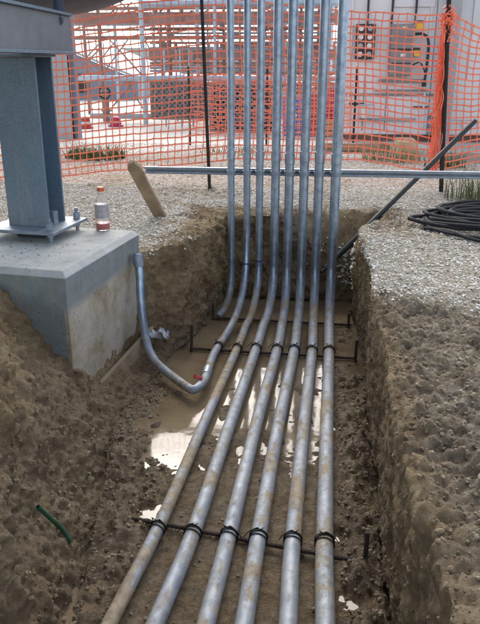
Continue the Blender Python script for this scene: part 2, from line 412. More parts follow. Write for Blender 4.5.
    gravel *= 1-np.clip(rim*1.7, 0, .95)*((x < .27) | (y > 4.9))*sstep(-.5, .1, mid+.3*fine+.3)
    gravel *= 1-.5*sstep(.0, .5, big+.6*mid)*(x < .3)
    gravel *= 1-.7*np.exp(-(((x-.5)/.3)**2+((y-4.75)/.25)**2))
    floor = sstep(.06, -.005, z-(ZF+.02))*(zn == 2)
    wet = np.where(zn == 2, 1., 0.)*sstep(-.45, -.60, z)
    wet = np.maximum(wet, .6*sstep(-.70, -.85, x)*sstep(3.4, 2.5, y)*sstep(.02, -.25, z+.1*mid)*(zn < 2))  # shade of the near left bank, painted in as partial wetness
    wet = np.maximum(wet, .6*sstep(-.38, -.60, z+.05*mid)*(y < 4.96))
    pale = sstep(.2, .45, x)*(y < 3.6)*.9+ .25*sstep(0, 1, big)
    amp_b = np.select([zn == 2, (zn == 1), zn == 3, zn == 4], [.010, .038, .014, .028], .02)
    amp_m = np.select([zn == 2, (zn == 1), zn == 3, zn == 4], [.014, .032, .012, .026], .02)
    amp_f = np.select([zn == 2, (zn == 1), zn == 3, zn == 4], [.007, .013, .009, .011], .008)
    gs = 1-.75*np.clip(gravel, 0, 1); fade = np.clip(6/np.maximum(dist, 1), 0, 1)
    near_ped = (zn != 2) & (y > 3.0) & (y < 3.9) & (x < -.95); amp_b = np.where(near_ped, .012, amp_b); amp_m = np.where(near_ped, .02, amp_m)
    bil = np.abs(fbm(Q, 13, 3, 47, .55))*2; bil2 = np.abs(fbm(Q, 30, 2, 53, .6))*2; st_ = fbm(Q, 8, 6, 61, .68)
    rough = np.select([zn == 2, (zn == 1), zn == 3, zn == 4], [.28, .8, .42, .95], .8)
    D = (amp_b*big+amp_m*(mid+.5*rid-.2))*gs*fade+amp_f*fine*fade
    D += np.where((zn == 3) | (zn == 1), .016, 0)*fbm(Q*np.array([1, 1, .12]), 15, 3, 83, .6)*np.where((y > 3.0) & (y < 3.9) & (x < -.95), .3, 1)
    D += rough*(.030*(bil-.35)+.012*(bil2-.35)+.040*st_)*gs*fade*np.where((zn != 2) & (y > 3.0) & (y < 3.9) & (x < -.95), .5, 1)
    churn = fl_ = (zn == 2)*np.maximum(sstep(-.56, -.66, x), .8*sstep(.12, .18, x))*sstep(3.3, 2.9, y)
    ch = fbm(Q, 7.5, 4, 91, .55); D += churn*(.050*ch+.012)
    D += (zn == 2)*.075*np.exp(-(((x-.19)/.075)**2+((y-2.72)/.16)**2))*(1+.9*ch)
    # trench floor: rough mud lumps at left, smoother strip beneath the conduits, flooded hollow at the back
    fl = zn == 2
    lump = np.exp(-((x+.78)/.16)**2)*sstep(3.4, 2.6, y); lump = np.maximum(lump, .9*np.exp(-((x-.2)/.11)**2)*(.4+.6*(mid > 0)))
    D += fl*(lump*(.018+.05*(mid+.3*fine)))
    cen = sstep(-.62, -.50, x)*sstep(.16, .08, x)
    D = np.where(fl, D*(1-.5*cen), D)
    lowl = fl*(-.030*sstep(3.6, 3.95, y)-.034*np.exp(-(((x+.66)/.11)**2+((y-3.0)/.32)**2))-.03*np.exp(-(((x+.66)/.10)**2+((y-3.6)/.25)**2)))
    lowl += fl*(-.013*cen*sstep(2.5, 3.3, y)+.018*np.exp(-(((x+.7)/.2)**2+((y-3.32)/.06)**2)))
    lowl += fl*cen*(.003+.012*sstep(2.7, 2.3, y)+.026*np.clip(ch*2.4+.05, 0, 1)*sstep(3.8, 3.4, y)*sstep(2.3, 2.6, y))+fl*(.016*sstep(.12, .2, x)*sstep(3.4, 3, y))
    D += lowl
    D += (zn >= 3)*(y > 4.5)*(y < 5.05)*sstep(.1, -.45, z)*.05*np.maximum(0, mid+.3)   # slumped corner
    # crumbly aggregates: cracked cells at two sizes
    selm = (y > .9) & (y < 5.5) & (x > -2.6) & (x < 1.9); ids = np.nonzero(selm)[0]
    Qw = Q[ids]+.02*np.stack([fbm(Q[ids], 12, 2, 71), fbm(Q[ids], 12, 2, 72), fbm(Q[ids], 12, 2, 73)], -1)
    cr = np.zeros(len(Q))
    for sc_, am in ((12., .012), (27., .014), (48., .009)):
        val = np.empty(len(ids)); vo = mnoise.voronoi; ce = mnoise.cell
        for n_, p_ in enumerate((Qw*sc_).tolist()):
            dd, pp = vo(p_); e_ = dd[1]-dd[0]; q_ = pp[0]
            hsh = math.sin(q_[0]*12.9898+q_[1]*78.233+q_[2]*37.7)*43758.5453; hsh -= math.floor(hsh)
            val[n_] = min(1., e_*2.2)*(.55+.45*hsh)+.5*(hsh-.5)*min(1., e_*6)
        cr[ids] += am*(val-.3)
    D += cr*np.select([zn == 2, (zn == 1), zn == 3, zn == 4], [.22, .30, .16, .46], .7)*(.35+1.1*sstep(-.3, .3, big))*(gs**1.5)*np.where((zn == 2) & ((x < -.6) | (x > .15)), 4.2, 1)*np.where((zn == 2) & (y > 3.6), .2, 1)
    Q2 = Q+N*D[:, None]
    # near the pedestal the fill laps on its front face
    # spoil heaped at far left in front of the pedestal
    Q2[:, 2] += .05*np.exp(-(((x+1.55)/.25)**2+((y-2.9)/.2)**2))
    # notch where the black pipe goes over the rim
    A, B = PIPE_A, PIPE_B; d2 = (B-A)[:2]; t = ((Q2[:, :2]-A[:2])@d2)/(d2@d2); t = np.clip(t, -.05, 1)
    c = A[None]+(B-A)[None]*t[:, None]; lat = np.hypot(Q2[:, 0]-c[:, 0], Q2[:, 1]-c[:, 1])
    lim = c[:, 2]-.05+np.maximum(0, lat-.05)*1.7+.02*mid; m = (lat < .33) & (Q2[:, 2] > lim); Q2[m, 2] = lim[m]+.0
    gravel[m & (lat < .12)] *= .2
    me = bpy.data.meshes.new('ground'); nv = len(Q2)
    idx = np.arange(nv).reshape(nrow, ncol)
    F = np.stack([idx[:-1, :-1], idx[:-1, 1:], idx[1:, 1:], idx[1:, :-1]], -1).reshape(-1, 4)
    me.vertices.add(nv); me.vertices.foreach_set('co', Q2.ravel())
    me.loops.add(F.size); me.loops.foreach_set('vertex_index', F.ravel().astype(np.int32))
    me.polygons.add(len(F)); me.polygons.foreach_set('loop_start', np.arange(0, F.size, 4, dtype=np.int32))
    me.polygons.foreach_set('use_smooth', np.ones(len(F), bool)); me.update(calc_edges=True)
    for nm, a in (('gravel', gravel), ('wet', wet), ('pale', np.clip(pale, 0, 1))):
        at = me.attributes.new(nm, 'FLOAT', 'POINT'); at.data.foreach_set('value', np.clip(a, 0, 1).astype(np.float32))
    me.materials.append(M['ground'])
    o = bpy.data.objects.new('ground', me); link(o)
    tag(o, 'brown clay and gravel ground with the open trench dug into it', 'ground', None, 'structure')
    # face data for scattering
    a, b, c_, d_ = [Q2[F[:, k]] for k in range(4)]
    ctr = (a+b+c_+d_)/4; nn = np.cross(c_-a, d_-b); area = np.linalg.norm(nn, axis=1)/2
    return dict(ctr=ctr, a=a, b=b, c=c_, d=d_, area=area, n=nn/np.maximum(1e-12, 2*area)[:, None], gravel=gravel[F[:, 0]], zone=zn[F[:, 0]], wet=wet[F[:, 0]])
T = terrain()
ICO_V = []; g_ = (1+5**.5)/2
for a in (-1, 1):
    for b in (-g_, g_): ICO_V += [(0, a, b), (a, b, 0), (b, 0, a)]
ICO_V = np.array(ICO_V); ICO_V /= np.linalg.norm(ICO_V[0])
def ico_faces():
    V = ICO_V; F = []; e = min(np.linalg.norm(V[0]-V[i]) for i in range(1, 12))*1.01
    for i in range(12):
        for j in range(i+1, 12):
            for k in range(j+1, 12):
                if max(np.linalg.norm(V[i]-V[j]), np.linalg.norm(V[j]-V[k]), np.linalg.norm(V[i]-V[k])) < e:
                    n = np.cross(V[j]-V[i], V[k]-V[i]); F.append((i, j, k) if np.dot(n, V[i]) > 0 else (i, k, j))
    return np.array(F)
ICO_F = ico_faces()
def scatter(name, weight, count, smin, smax, mat, label, cat, sink=.25, pw=2.5, flat=.65, shade=(0, 1), smooth=False):
    w_ = weight*T['area']; w_ = w_/w_.sum(); id_ = RNG.choice(len(w_), count, p=w_)
    u, v = RNG.random((2, count, 1))
    P = (T['a'][id_]*(1-u)+T['b'][id_]*u)*(1-v)+(T['d'][id_]*(1-u)+T['c'][id_]*u)*v
    s = smin+(smax-smin)*RNG.random(count)**pw
    J = ICO_V[None]*(1+.28*(RNG.random((count, 12, 1))*2-1))*np.stack([np.ones(count), .6+.4*RNG.random(count), flat*(.6+.6*RNG.random(count))], -1)[:, None]
    ang = RNG.random(count)*6.283; ca, sa = np.cos(ang), np.sin(ang); tl = (RNG.random(count)-.5)*1.0
    x, y, z = J[..., 0].copy(), J[..., 1].copy(), J[..., 2].copy()
    y2 = y*np.cos(tl)[:, None]-z*np.sin(tl)[:, None]; z2 = y*np.sin(tl)[:, None]+z*np.cos(tl)[:, None]
    J = np.stack([x*ca[:, None]-y2*sa[:, None], x*sa[:, None]+y2*ca[:, None], z2], -1)
    n = T['n'][id_]; V = P[:, None]+J*s[:, None, None]*.5+(n*(s*.5*flat*(1-2*sink))[:, None])[:, None]
    me = bpy.data.meshes.new(name); V = V.reshape(-1, 3); F = (ICO_F[None]+(np.arange(count)*12)[:, None, None]).reshape(-1, 3)
    me.vertices.add(len(V)); me.vertices.foreach_set('co', V.ravel())
    me.loops.add(F.size); me.loops.foreach_set('vertex_index', F.ravel().astype(np.int32))
    me.polygons.add(len(F)); me.polygons.foreach_set('loop_start', np.arange(0, F.size, 3, dtype=np.int32))
    me.polygons.foreach_set('use_smooth', np.full(len(F), smooth)); me.update(calc_edges=True)
    sh = np.repeat(shade[0]+(shade[1]-shade[0])*RNG.random(count), 12)
    at = me.attributes.new('shade', 'FLOAT', 'POINT'); at.data.foreach_set('value', sh.astype(np.float32))
    me.materials.append(mat); o = bpy.data.objects.new(name, me); link(o); return tag(o, label, cat, None, 'stuff')
def surf(px, py):                          # where the ground is seen at this pixel
    d = T['ctr']-CAM; w_ = d@Fw; ok = w_ > .3; w2 = np.where(ok, w_, 1); u = W/2+FPX*(d@Rt)/w2; v = H/2-FPX*(d@Up)/w2
    m = ok & (np.hypot(u-px, v-py) < 3.5); i = np.nonzero(m)[0]; return T['ctr'][i[np.argmin(w_[i])]]
c = T['ctr']; inview = (np.abs(c[:, 0]+.10*c[:, 1]) < .36*c[:, 1]+.45) & (c[:, 1] > 1.0)
flatz = (c[:, 2] > -.08)
ped_mask = ~((c[:, 0] < -.97) & (c[:, 1] > 2.95) & (c[:, 1] < 3.92) & (c[:, 0] < -1.14+.147*(c[:, 1]-2.975)))
k = 1/np.maximum(1.5, c[:, 1])
scatter('gravel', inview*flatz*T['gravel']*(c[:, 1] < 9.5)*ped_mask*k, 125000, .004, .019, M['gravel'], 'grey crushed stone spread over the ground round the trench', 'gravel')
scatter('dirt_clods', inview*(T['gravel'] < .5)*(c[:, 1] < 5.4)*ped_mask*(T['zone'] != 2)*(np.where(T['zone'] == 4, 1.0, .28)), 22000, .002, .020, M['clod'], 'crumbled brown clay clods lying on the trench banks', 'soil', .46, 4.0, .9, (0, .96))
mudw = (T['zone'] == 2)*inview*np.where((c[:, 0] < -.6) | (c[:, 0] > .13), 1., .06)*(c[:, 1] < 3.6)
scatter('mud_lumps', mudw+.25*(T['zone'] == 1)*inview*(c[:, 2] < -.45)*ped_mask, 6500, .002, .024, M['mudclod'], 'wet mud lumps along the edges of the trench floor', 'mud', .45, 3.5, .8, (.0, .9))
cornw = np.exp(-(((c[:, 0]-.22)/.10)**2+((c[:, 1]-4.83)/.13)**2))*(c[:, 2] > -.5)*(c[:, 2] < -.15)
scatter('spilled_gravel', cornw, 420, .012, .034, M['gravel'], 'pale gravel spilled down the back right corner of the trench', 'gravel', shade=(.3, 1))
# puddle water
m = MB(); m.add([(-1.0, .3, -.617), (.34, .3, -.617), (.34, 4.99, -.617), (-1.0, 4.99, -.617)], [(0, 1, 2, 3)])
tag(m.build('puddle_water', M['water']), 'muddy brown water standing on the trench floor', 'water', None, 'structure')

# ------------------------------------------------------------------ pedestal, column, beam, vessel overhead
ex = norm((-1.474+1.142, 3.02-2.975, 0))*-1; ey = norm((-1.012+1.142, 3.859-2.975, 0)); ez = np.array([0, 0, 1.])
ey = norm(np.cross(ez, ex))
C0 = np.array([-1.142, 2.975, 0.])          # front right corner
def ped(u, v, z): return C0-ex*u+ey*v+ez*z   # u leftwards, v back
def pedestal():
    t = empty('concrete_pedestal', ped(.6, .45, -.6), 'square concrete pedestal with chamfered edges carrying the steel column', 'pedestal')
    Wd, Dp, zt, ch = 1.15, .895, .14, .026
    V = []; zs = [(-.62, 0), (zt-ch, 0), (zt, ch)]
    for z, i in zs:
        for u, v in ((i, i), (Wd-i, i), (Wd-i, Dp-i), (i, Dp-i)): V.append(ped(u, v, z))
    F = [(8, 9, 10, 11)[::-1]]
    for l in (0, 4):
        for k_ in range(4): F.append((l+k_, l+(k_+1) % 4, l+4+(k_+1) % 4, l+4+k_)[::-1])
    m = MB(); m.add(V, F); m.build('block', M['concrete'], t, .004)
    m = MB(); m.box(ped(.575, .45, -.60), (1.17, .92, .10), [ex, ey, ez]); m.build('footing', M['slab'], t, .006)
    # anchor plate bolts and grout belong to the column above
    return t
pedestal()
CB = np.array([-1.50, 3.66, 0.])
def column():
    zp = .205; root = empty('steel_column', (CB[0], CB[1], .14), 'blue-grey steel column bolted on the concrete pedestal', 'column')
    ax = [ex, ey, ez]
    fl, dp, tf = .245, .17, .014
    # front flange spans photo x 15..54 at the base
    F0 = np.array([-1.565, 3.62, 0]); zt = 1.075
    zc, hh = (zp+zt)/2, zt-zp
    m = MB(); m.box(F0+ez*zc, (fl, tf, hh), ax); m.build('front_flange', M['column'], root, .002)
    m = MB(); m.box(F0+ey*dp+ez*zc, (fl, tf, hh), ax); m.build('back_flange', M['column'], root, .002)
    m = MB(); m.box(F0+ey*dp/2+ez*zc, (.010, dp-tf-.002, hh), ax); m.build('web', M['column'], root)
    pc = F0+ey*(dp/2-.01)
    m = MB(); m.box(pc+ez*(zp-.009), (.42, .40, .018), ax); m.build('base_plate', M['zincdark'], root, .003)
    m = MB(); m.box(pc+ez*.163, (.16, .16, .046), ax); m.build('grout_pad', M['black'], root)
    for a in (-1, 1):
        for b in (-1, 1):
            q = pc+ex*a*.165+ey*b*.155; m = MB()
            m.tube([q+ez*.135, q+ez*.268], .010, 10)
            m.lathe(q, [(.024, .2055), (.024, .209), (.019, .2095), (.019, .227), (.0185, .228), (.0185, .246)], 6)
            m.lathe(q, [(.018, .168), (.018, .1865)], 6)
            m.build('anchor_bolt', M['zincdark'], root)
    m = MB(); m.box(F0+ex*.085+ey*(dp/2+.0)+ez*.24, (.06, .05, .07), ax); m.build('gusset', M['zincdark'], root)
    m = MB(); m.box(pc+ez*(zt+.007), (.26, .26, .012), ax); m.build('cap_plate', M['column'], root)
column()
def ped_dirt():
    m = MB()
    for k_ in range(110):
        if k_ % 4: a = RNG.normal(.42, .16); b = RNG.normal(.36, .13)
        else: a, b = RNG.random()*1.1+.03, RNG.random()*.8+.04
        if not (.03 < a < 1.1 and .04 < b < .86): continue
        s_ = .002+.006*RNG.random()**2.5; m.add(ped(a, b, .14)+ICO_V*s_*(1+.3*(RNG.random((12, 1))-.5))*np.array([1, 1, .6]), ICO_F)
    o = m.build('dirt_crumbs', M['clod'], None, ang=10); tag(o, 'loose dirt crumbs scattered on the pedestal top round the base plate', 'soil', None, 'stuff')
ped_dirt()
def overhead():
    # I beam lying on the column cap, running along the trench and back over the camera side
    root = empty('overhead_beam', (-1.5, 3.7, 1.09), 'grey steel beam resting on the column top at upper left', 'beam')
    xr = -1.318; z0, z1 = 1.089, 1.29
    d = norm((-.05, 1, 0)); sx = np.array([d[1], -d[0], 0])
    A = np.array([xr-.11, 1.0, 0]); A = A-d*0+sx*0; L = 2.86
    P0 = np.array([xr-.11+.14*.0, 3.86, 0]); P1 = P0-d*6
    m = MB(); m.bar(P1+ez*(z0+.007), P0+ez*(z0+.007), .22, .014); m.bar(P1+ez*(z1-.007), P0+ez*(z1-.007), .22, .014); m.build('flange', M['column'], root, .002)
    m = MB(); m.bar(P1+sx*.085+ez*(z0+z1)/2, P0+sx*.085+ez*(z0+z1)/2, .012, z1-z0-.03); m.build('side_plate', M['beam'], root, .001)
    m = MB(); m.bar(P1-sx*.085+ez*(z0+z1)/2, P0-sx*.085+ez*(z0+z1)/2, .012, z1-z0-.03); m.build('side_plate', M['beam'], root, .001)
    m = MB(); m.box(P0-d*.008+ez*(z0+z1)/2, (.15, .01, z1-z0-.034), [sx, d, ez]); m.build('end_plate', M['beam'], root)
    v = empty('overhead_vessel', (-1.9, 3.55, 1.30), 'dark blue round ended vessel bottom at the top left corner', 'vessel')
    c0 = np.array([-1.77, 4.35, 0]); R = .75; zb = 1.30
    prof = []
    for i in range(19):
        a = math.pi/2*i/18; prof.append((R*math.sin(a), zb+.27*(1-math.cos(a))))
    prof += [(R, 2.6), (R-.1, 2.75), (.05, 2.85)]
    m = MB(); m.lathe(c0, [(.02, zb-.001)]+prof[1:], 48); m.build('shell', M['vessel'], v, ang=50)
    q = np.array([-1.335, 3.70, 0]); m = MB(); m.tube([q+ez*1.225, q+ez*1.36], .011, 10); m.lathe(q, [(.022, 1.235), (.022, 1.262)], 6); m.lathe(q, [(.03, 1.2915), (.03, 1.345)], 12)
    m.build('bolt', M['vessel'], v)
    for q in ((-2.0, 3.2), (-2.0, 3.9)):
        m = MB(); m.bar((q[0], q[1], 1.0), (q[0], q[1], 1.5), .06, .06); 
    return
overhead()

# ------------------------------------------------------------------ conduits
LX = {3: -.386, 4: -.282, 5: -.192, 6: -.096, 7: 0., 8: .108}
FL = {3: [(-.452, 3.87), (-.50, 3.0), (-.543, 2.148), (-.586, 1.69)], 4: [(-.337, 3.87), (-.375, 3.0), (-.41, 2.104), (-.445, 1.70)],
      5: [(-.21, 3.87), (-.25, 3.0), (-.278, 2.09), (-.292, 1.72)], 6: [(-.108, 3.87), (-.145, 3.0), (-.170, 2.086), (-.176, 1.74)],
      7: [(-.002, 3.87), (-.026, 3.0), (-.045, 2.078), (-.043, 1.75)], 8: [(.099, 3.87), (.082, 3.0), (.069, 2.075), (.071, 1.76)]}
RAD = {1: .0235, 2: .0235, 3: .0245, 4: .029, 5: .0295, 6: .030, 7: .030, 8: .032}
YV = 4.6; ZTOP = 4.9
names = {1: 'leftmost of the eight upright conduits, ending in a short elbow at the trench floor',
 2: 'second upright conduit from the left, looping round to an open end beside the pedestal',
 3: 'third upright conduit from the left, becoming the mud caked leftmost pipe on the floor',
 4: 'fourth upright conduit from the left, second of the six pipes running along the trench floor',
 5: 'fifth upright conduit from the left, third of the six pipes running along the trench floor',
 6: 'sixth upright conduit from the left, fourth of the six pipes running along the trench floor',
 7: 'seventh upright conduit from the left, second pipe from the right trench wall',
 8: 'rightmost and thickest of the upright conduits, nearest the right trench wall'}
def tie(c, axis, R, parent):
    m = MB(); axis = norm(axis)
    for k_, (o_, tl) in enumerate(((-.012, .10), (.0, -.12), (.012, .05))):
        m.ring(np.asarray(c)+axis*o_, norm(axis+np.array([tl, 0, tl])), R+.003, .0022, 22, 5)
    s_ = random.choice((-1, 1)); c = np.asarray(c); sd_ = norm(np.cross(axis, ez))
    p = c+ez*(R+.004)
    m.tube(spline([p+axis*.015, p+sd_*.012*s_+ez*.008, p+sd_*.035*s_+ez*.004-axis*.02, p+sd_*.05*s_-ez*.012-axis*.03], 5), .0019, 5)
    m.tube(spline([p, p-sd_*.02*s_+ez*.014, p-sd_*.012*s_+ez*.02-axis*.018], 5), .0019, 5)
    m.build('wire_tie', M['wire'], parent)
def conduit(i):
    r = RAD[i]; cz = -.572+(r-.03)*.5
    if i >= 3:
        x0 = LX[i]; F_ = FL[i]; 
        path = [(x0, YV, ZTOP), (x0, YV, 1.2), (x0, YV, .3), (x0, YV, .02)]
        xk = F_[0][0]
        zb = cz; R = .33; n = 12; z0 = zb+R; bend = []
        for k_ in range(n+1):
            a = math.pi/2*k_/n; f = k_/n
            bend.append((x0+(xk-x0)*(1-math.cos(a))*.8, YV-R*(1-math.cos(a)), z0-R*math.sin(a)))
        path += [(x0, YV, (.02+z0)/2)]+bend
        path += [(F_[0][0], 3.87, zb)]+[(a, b, zb) for a, b in F_[1:]]
        dx = (F_[3][0]-F_[2][0])/(F_[2][1]-F_[3][1]); path.append((F_[3][0]+dx*1.0, .7, zb)); path.append((F_[3][0]+dx*1.0, -.6, zb))
        P = spline(path, 6)
        top_y = YV
    elif i == 1:
        x0 = -.575; path = [(x0, YV, ZTOP), (x0, YV, 1.2), (x0, YV, .2), (x0, YV, -.2), (x0-.002, YV-.005, -.36), (x0-.012, YV-.03, -.47), (x0-.04, YV-.075, -.555), (x0-.075, YV-.12, -.60)]
        P = spline(path, 8)
    else:
        x0 = -.47; path = [(x0, YV, ZTOP), (x0, YV, 1.2), (x0, YV, .2), (x0, YV, -.08), (x0-.003, YV-.03, -.25), (x0-.012, YV-.12, -.40), (x0-.035, YV-.26, -.51), (x0-.065, YV-.45, -.56), (-.565, 3.92, -.572),
            (-.578, 3.75, -.570), (-.578, 3.60, -.567), (-.572, 3.45, -.560), (-.574, 3.34, -.556), (-.605, 3.25, -.557), (-.655, 3.285, -.558), (-.72, 3.36, -.557), (-.80, 3.45, -.552), (-.875, 3.535, -.535), (-.925, 3.59, -.485), (-.95, 3.62, -.40), (-.962, 3.635, -.31), (-.975, 3.66, -.19), (-.982, 3.69, -.07), (-.998, 3.715, .04)]
        P = spline(path, 7)
    root = empty('conduit', (P[0][0], YV, -.6), None, 'conduit', 'conduits rising out of the trench')
    root['label'] = names[i]
    root['category'] = 'conduit'
    m = MB(); m.tube(P[:], r, 20, hollow=.005 if i < 3 else 0)
    m.build('pipe', MET[1 if i == 3 else 0], root)
    # threaded coupling a little above the strut
    zc = .435+.008*math.sin(i*2.2); m = MB(); m.tube([(x0, YV, zc), (x0, YV, zc+.07)], r+.003, 20); m.build('coupling', MET[0], root, .002)
    # strap over the strut
    m = MB(); n = 10; pts = []
    for k_ in range(n+1):
        a = math.pi*k_/n; pts.append((x0-math.cos(a)*(r+.002), YV-math.sin(a)*(r+.002)))
    for k_ in range(n):
        a, b = pts[k_], pts[k_+1]; mx, my = (a[0]+b[0])/2, (a[1]+b[1])/2; t_ = norm((b[0]-a[0], b[1]-a[1], 0)); nn = np.array([-t_[1], t_[0], 0])
        m.box((mx, my, .365), (math.hypot(b[0]-a[0], b[1]-a[1])+.001, .003, .028), [t_, nn, ez])
    for s_ in (-1, 1): m.box((x0+s_*(r+.003), YV+.5*r, .365), (.004, r+.004, .028))
    m.box((x0, YV-r-.006, .365), (.014, .010, .012)); m.build('strap', M['zincdark'], root)
    def near_y(Y, lo=-.4):
        return P[min((q for q in range(len(P)) if P[q][2] < lo), key=lambda q: abs(P[q][1]-Y))]
    if i >= 3:
        for Y in (3.87-.0, 2.105+.02*(i == 3)):
            p = near_y(Y); F_ = FL[i]; xs = np.interp(Y, [F_[3][1], F_[2][1], F_[1][1], F_[0][1]], [F_[3][0], F_[2][0], F_[1][0], F_[0][0]])
            d = norm((xs-np.interp(Y-.1, [F_[3][1], F_[2][1], F_[1][1], F_[0][1]], [F_[3][0], F_[2][0], F_[1][0], F_[0][0]]), .1, 0))
            tie((xs, Y, cz), d, r, root)
    if i == 2:
        tie((-.567, 3.88, -.572), (.05, 1, 0), r, root)
        m = MB(); a, b = np.array([-.5735, 3.43, -.560]), np.array([-.577, 3.52, -.5625]); m.tube([a, b], r+.005, 20); m.build('coupling', M['zinc'], root, .002)
        e = P[-1]; d = norm(P[-1]-P[-3]); m = MB(); m.tube([e-d*.075, e-d*.006], r+.005, 20); m.build('coupling', M['zincdark'], root, .002)
    if i in (2, 3):
        z_ = {2: -.245, 3: -.23, 8: -.26}[i]; q = min((q for q in range(len(P)) if P[q][1] > 4.3), key=lambda q: abs(P[q][2]-z_)); p = P[q]; d = norm(P[q+1]-P[q-1])
        m = MB(); m.tube([p-d*.006, p+d*.004], r+.0006, 20); m.build('tape_mark', M['tape'], root)
for i in range(1, 9): conduit(i)

# strut across the conduits, with its wooden stakes
def strut():
    root = empty('support_strut', (.1, 4.655, .365), 'grey slotted steel channel laid across all the upright conduits', 'strut')
    y0, x0, x1, h, d, t = YV+.0345, -1.165, 2.1, .044, .041, .003
    m = MB(); L = x1-x0; xc = (x0+x1)/2
    m.box((xc, y0+d, .365), (L, t, h)); m.box((xc, y0+d/2, .365+h/2-t/2), (L, d-t, t)); m.box((xc, y0+d/2, .365-h/2+t/2), (L, d-t, t))
    for s_ in (-1, 1): m.box((xc, y0+t/2, .365+s_*(h/2-.0065-t)), (L, t, .010))
    m.build('channel', M['zincdark'], root)
strut()
def wood_stake(a, b, label, w_=.085, th=.035, name='wooden_stake'):
    a, b = np.array(a, float), np.array(b, float); t = norm(b-a); sx = norm(np.cross(t, (0, 1, .2))); sy = np.cross(sx, t)
    L = np.linalg.norm(b-a); V = []; F = []
    secs = [(0, w_), (L*.5, w_), (L-.05, w_), (L, w_*.45)]
    for l, ww in secs:
        for p_, q_ in ((-1, -1), (1, -1), (1, 1), (-1, 1)): V.append(a+t*l+sx*p_*ww/2+sy*q_*th/2)
    for i in range(3):
        for k_ in range(4): F.append((i*4+k_, i*4+(k_+1) % 4, i*4+4+(k_+1) % 4, i*4+4+k_))
    F += [(3, 2, 1, 0), (12, 13, 14, 15)]
    m = MB(); m.add(V, F); o = m.build(name, M['wood'], None, .004, 30, origin=a); return tag(o, label, 'stake')
wood_stake((-1.10, 4.93, -.08), (-1.245, 4.60, .425), 'weathered wooden stake leaning at the left end of the steel strut')
wood_stake((2.15, 4.80, -.1), (2.13, 4.72, .45), 'upright wooden stake holding the far right end of the strut')

# rebar supports under the conduits
def rebar(name_lab, a, b, stakes, zb=-.603):
    root = empty('rebar_support', ((a[0]+b[0])/2, (a[1]+b[1])/2, zb), name_lab, 'rebar support', 'rebar supports across the trench floor')
    m = MB(); a = np.array([*a, zb]); b = np.array([*b, zb]); n = 14
    P = np.array([a+(b-a)*k_/n for k_ in range(n+1)]); P[1:-1, 2] += (RNG.random(n-1)-.5)*.004
    m.tube(P, .0085, 8)
    L = np.linalg.norm(b-a); k_ = 0
    while k_*.016 < L: m.ring(a+(b-a)*(k_*.016/L), b-a, .0085, .0014, 8, 4); k_ += 1
    m.build('crossbar', M['rebar'], root)
    for (x, y, z0, z1, lx) in stakes:
        m = MB(); m.tube([(x, y, z0), (x+lx, y, z1)], .0085, 8)
        k_ = 0
        while k_*.016 < z1-z0: m.ring(np.array([x+lx*k_*.016/(z1-z0), y, z0+k_*.016]), (lx, 0, z1-z0), .0085, .0014, 8, 4); k_ += 1
        m.build('stake', M['rebar'], root)
rebar('rearmost rebar support crossing the flooded end of the trench', (-.69, 4.45), (.255, 4.42), [(-.685, 4.465, -.72, -.50, 0), (.232, 4.405, -.72, -.515, 0)])
rebar('middle rebar support crossing under the seven pipes behind the puddle', (-.745, 3.90), (.262, 3.86), [(-.738, 3.885, -.72, -.44, .01), (.255, 3.845, -.72, -.48, 0)])
rebar('nearest rebar support, half buried in mud under the six pipes', (-.72, 2.20), (.245, 2.03), [(.205, 2.015, -.74, -.445, .004)], -.588)

# leaning black pipe pair and fence stakes
m = MB(); m.tube([PIPE_A, PIPE_B], .020, 14, hollow=.004)
o = m.build('black_pipe', M['blackpipe'], None, origin=PIPE_A); tag(o, 'long black plastic pipe leaning out of the back right trench corner', 'pipe')
d = norm(PIPE_B-PIPE_A); sd_ = norm(np.cross(d, (0, 1, 0)))
m = MB(); m.tube([PIPE_A+sd_*.012-np.array([0, .02, .015])+d*-.03, PIPE_A+d*.62+sd_*-.035+np.array([0, .03, 0])], .013, 10)
o = m.build('black_rod', M['stake'], None, origin=PIPE_A); tag(o, 'short thin black rod lying under the leaning black pipe', 'rod')
def fstake(a, b, r, lab):
    m = MB(); a, b = np.array(a), np.array(b); m.tube([a, b], r, 8)
    L = np.linalg.norm(b-a); k_ = 0
    while k_*.028 < L: m.ring(a+(b-a)*(k_*.028/L), b-a, r, .0022, 8, 4); k_ += 1
    o = m.build('fence_stake', M['stake'], None, origin=a); return tag(o, lab, 'stake', 'fence stakes')
fstake(onz(210, 191, 0)-np.array([0, 0, .1]), ony(200.5, -25, 6.03), .0145, 'thin dark rebar stake before the orange mesh, left of the conduits')
fstake(onz(439, 189, 0)+np.array([0, -.15, -.1]), ony(450, -25, 6.15), .019, 'thick dark stake at right with orange mesh bunched round it')

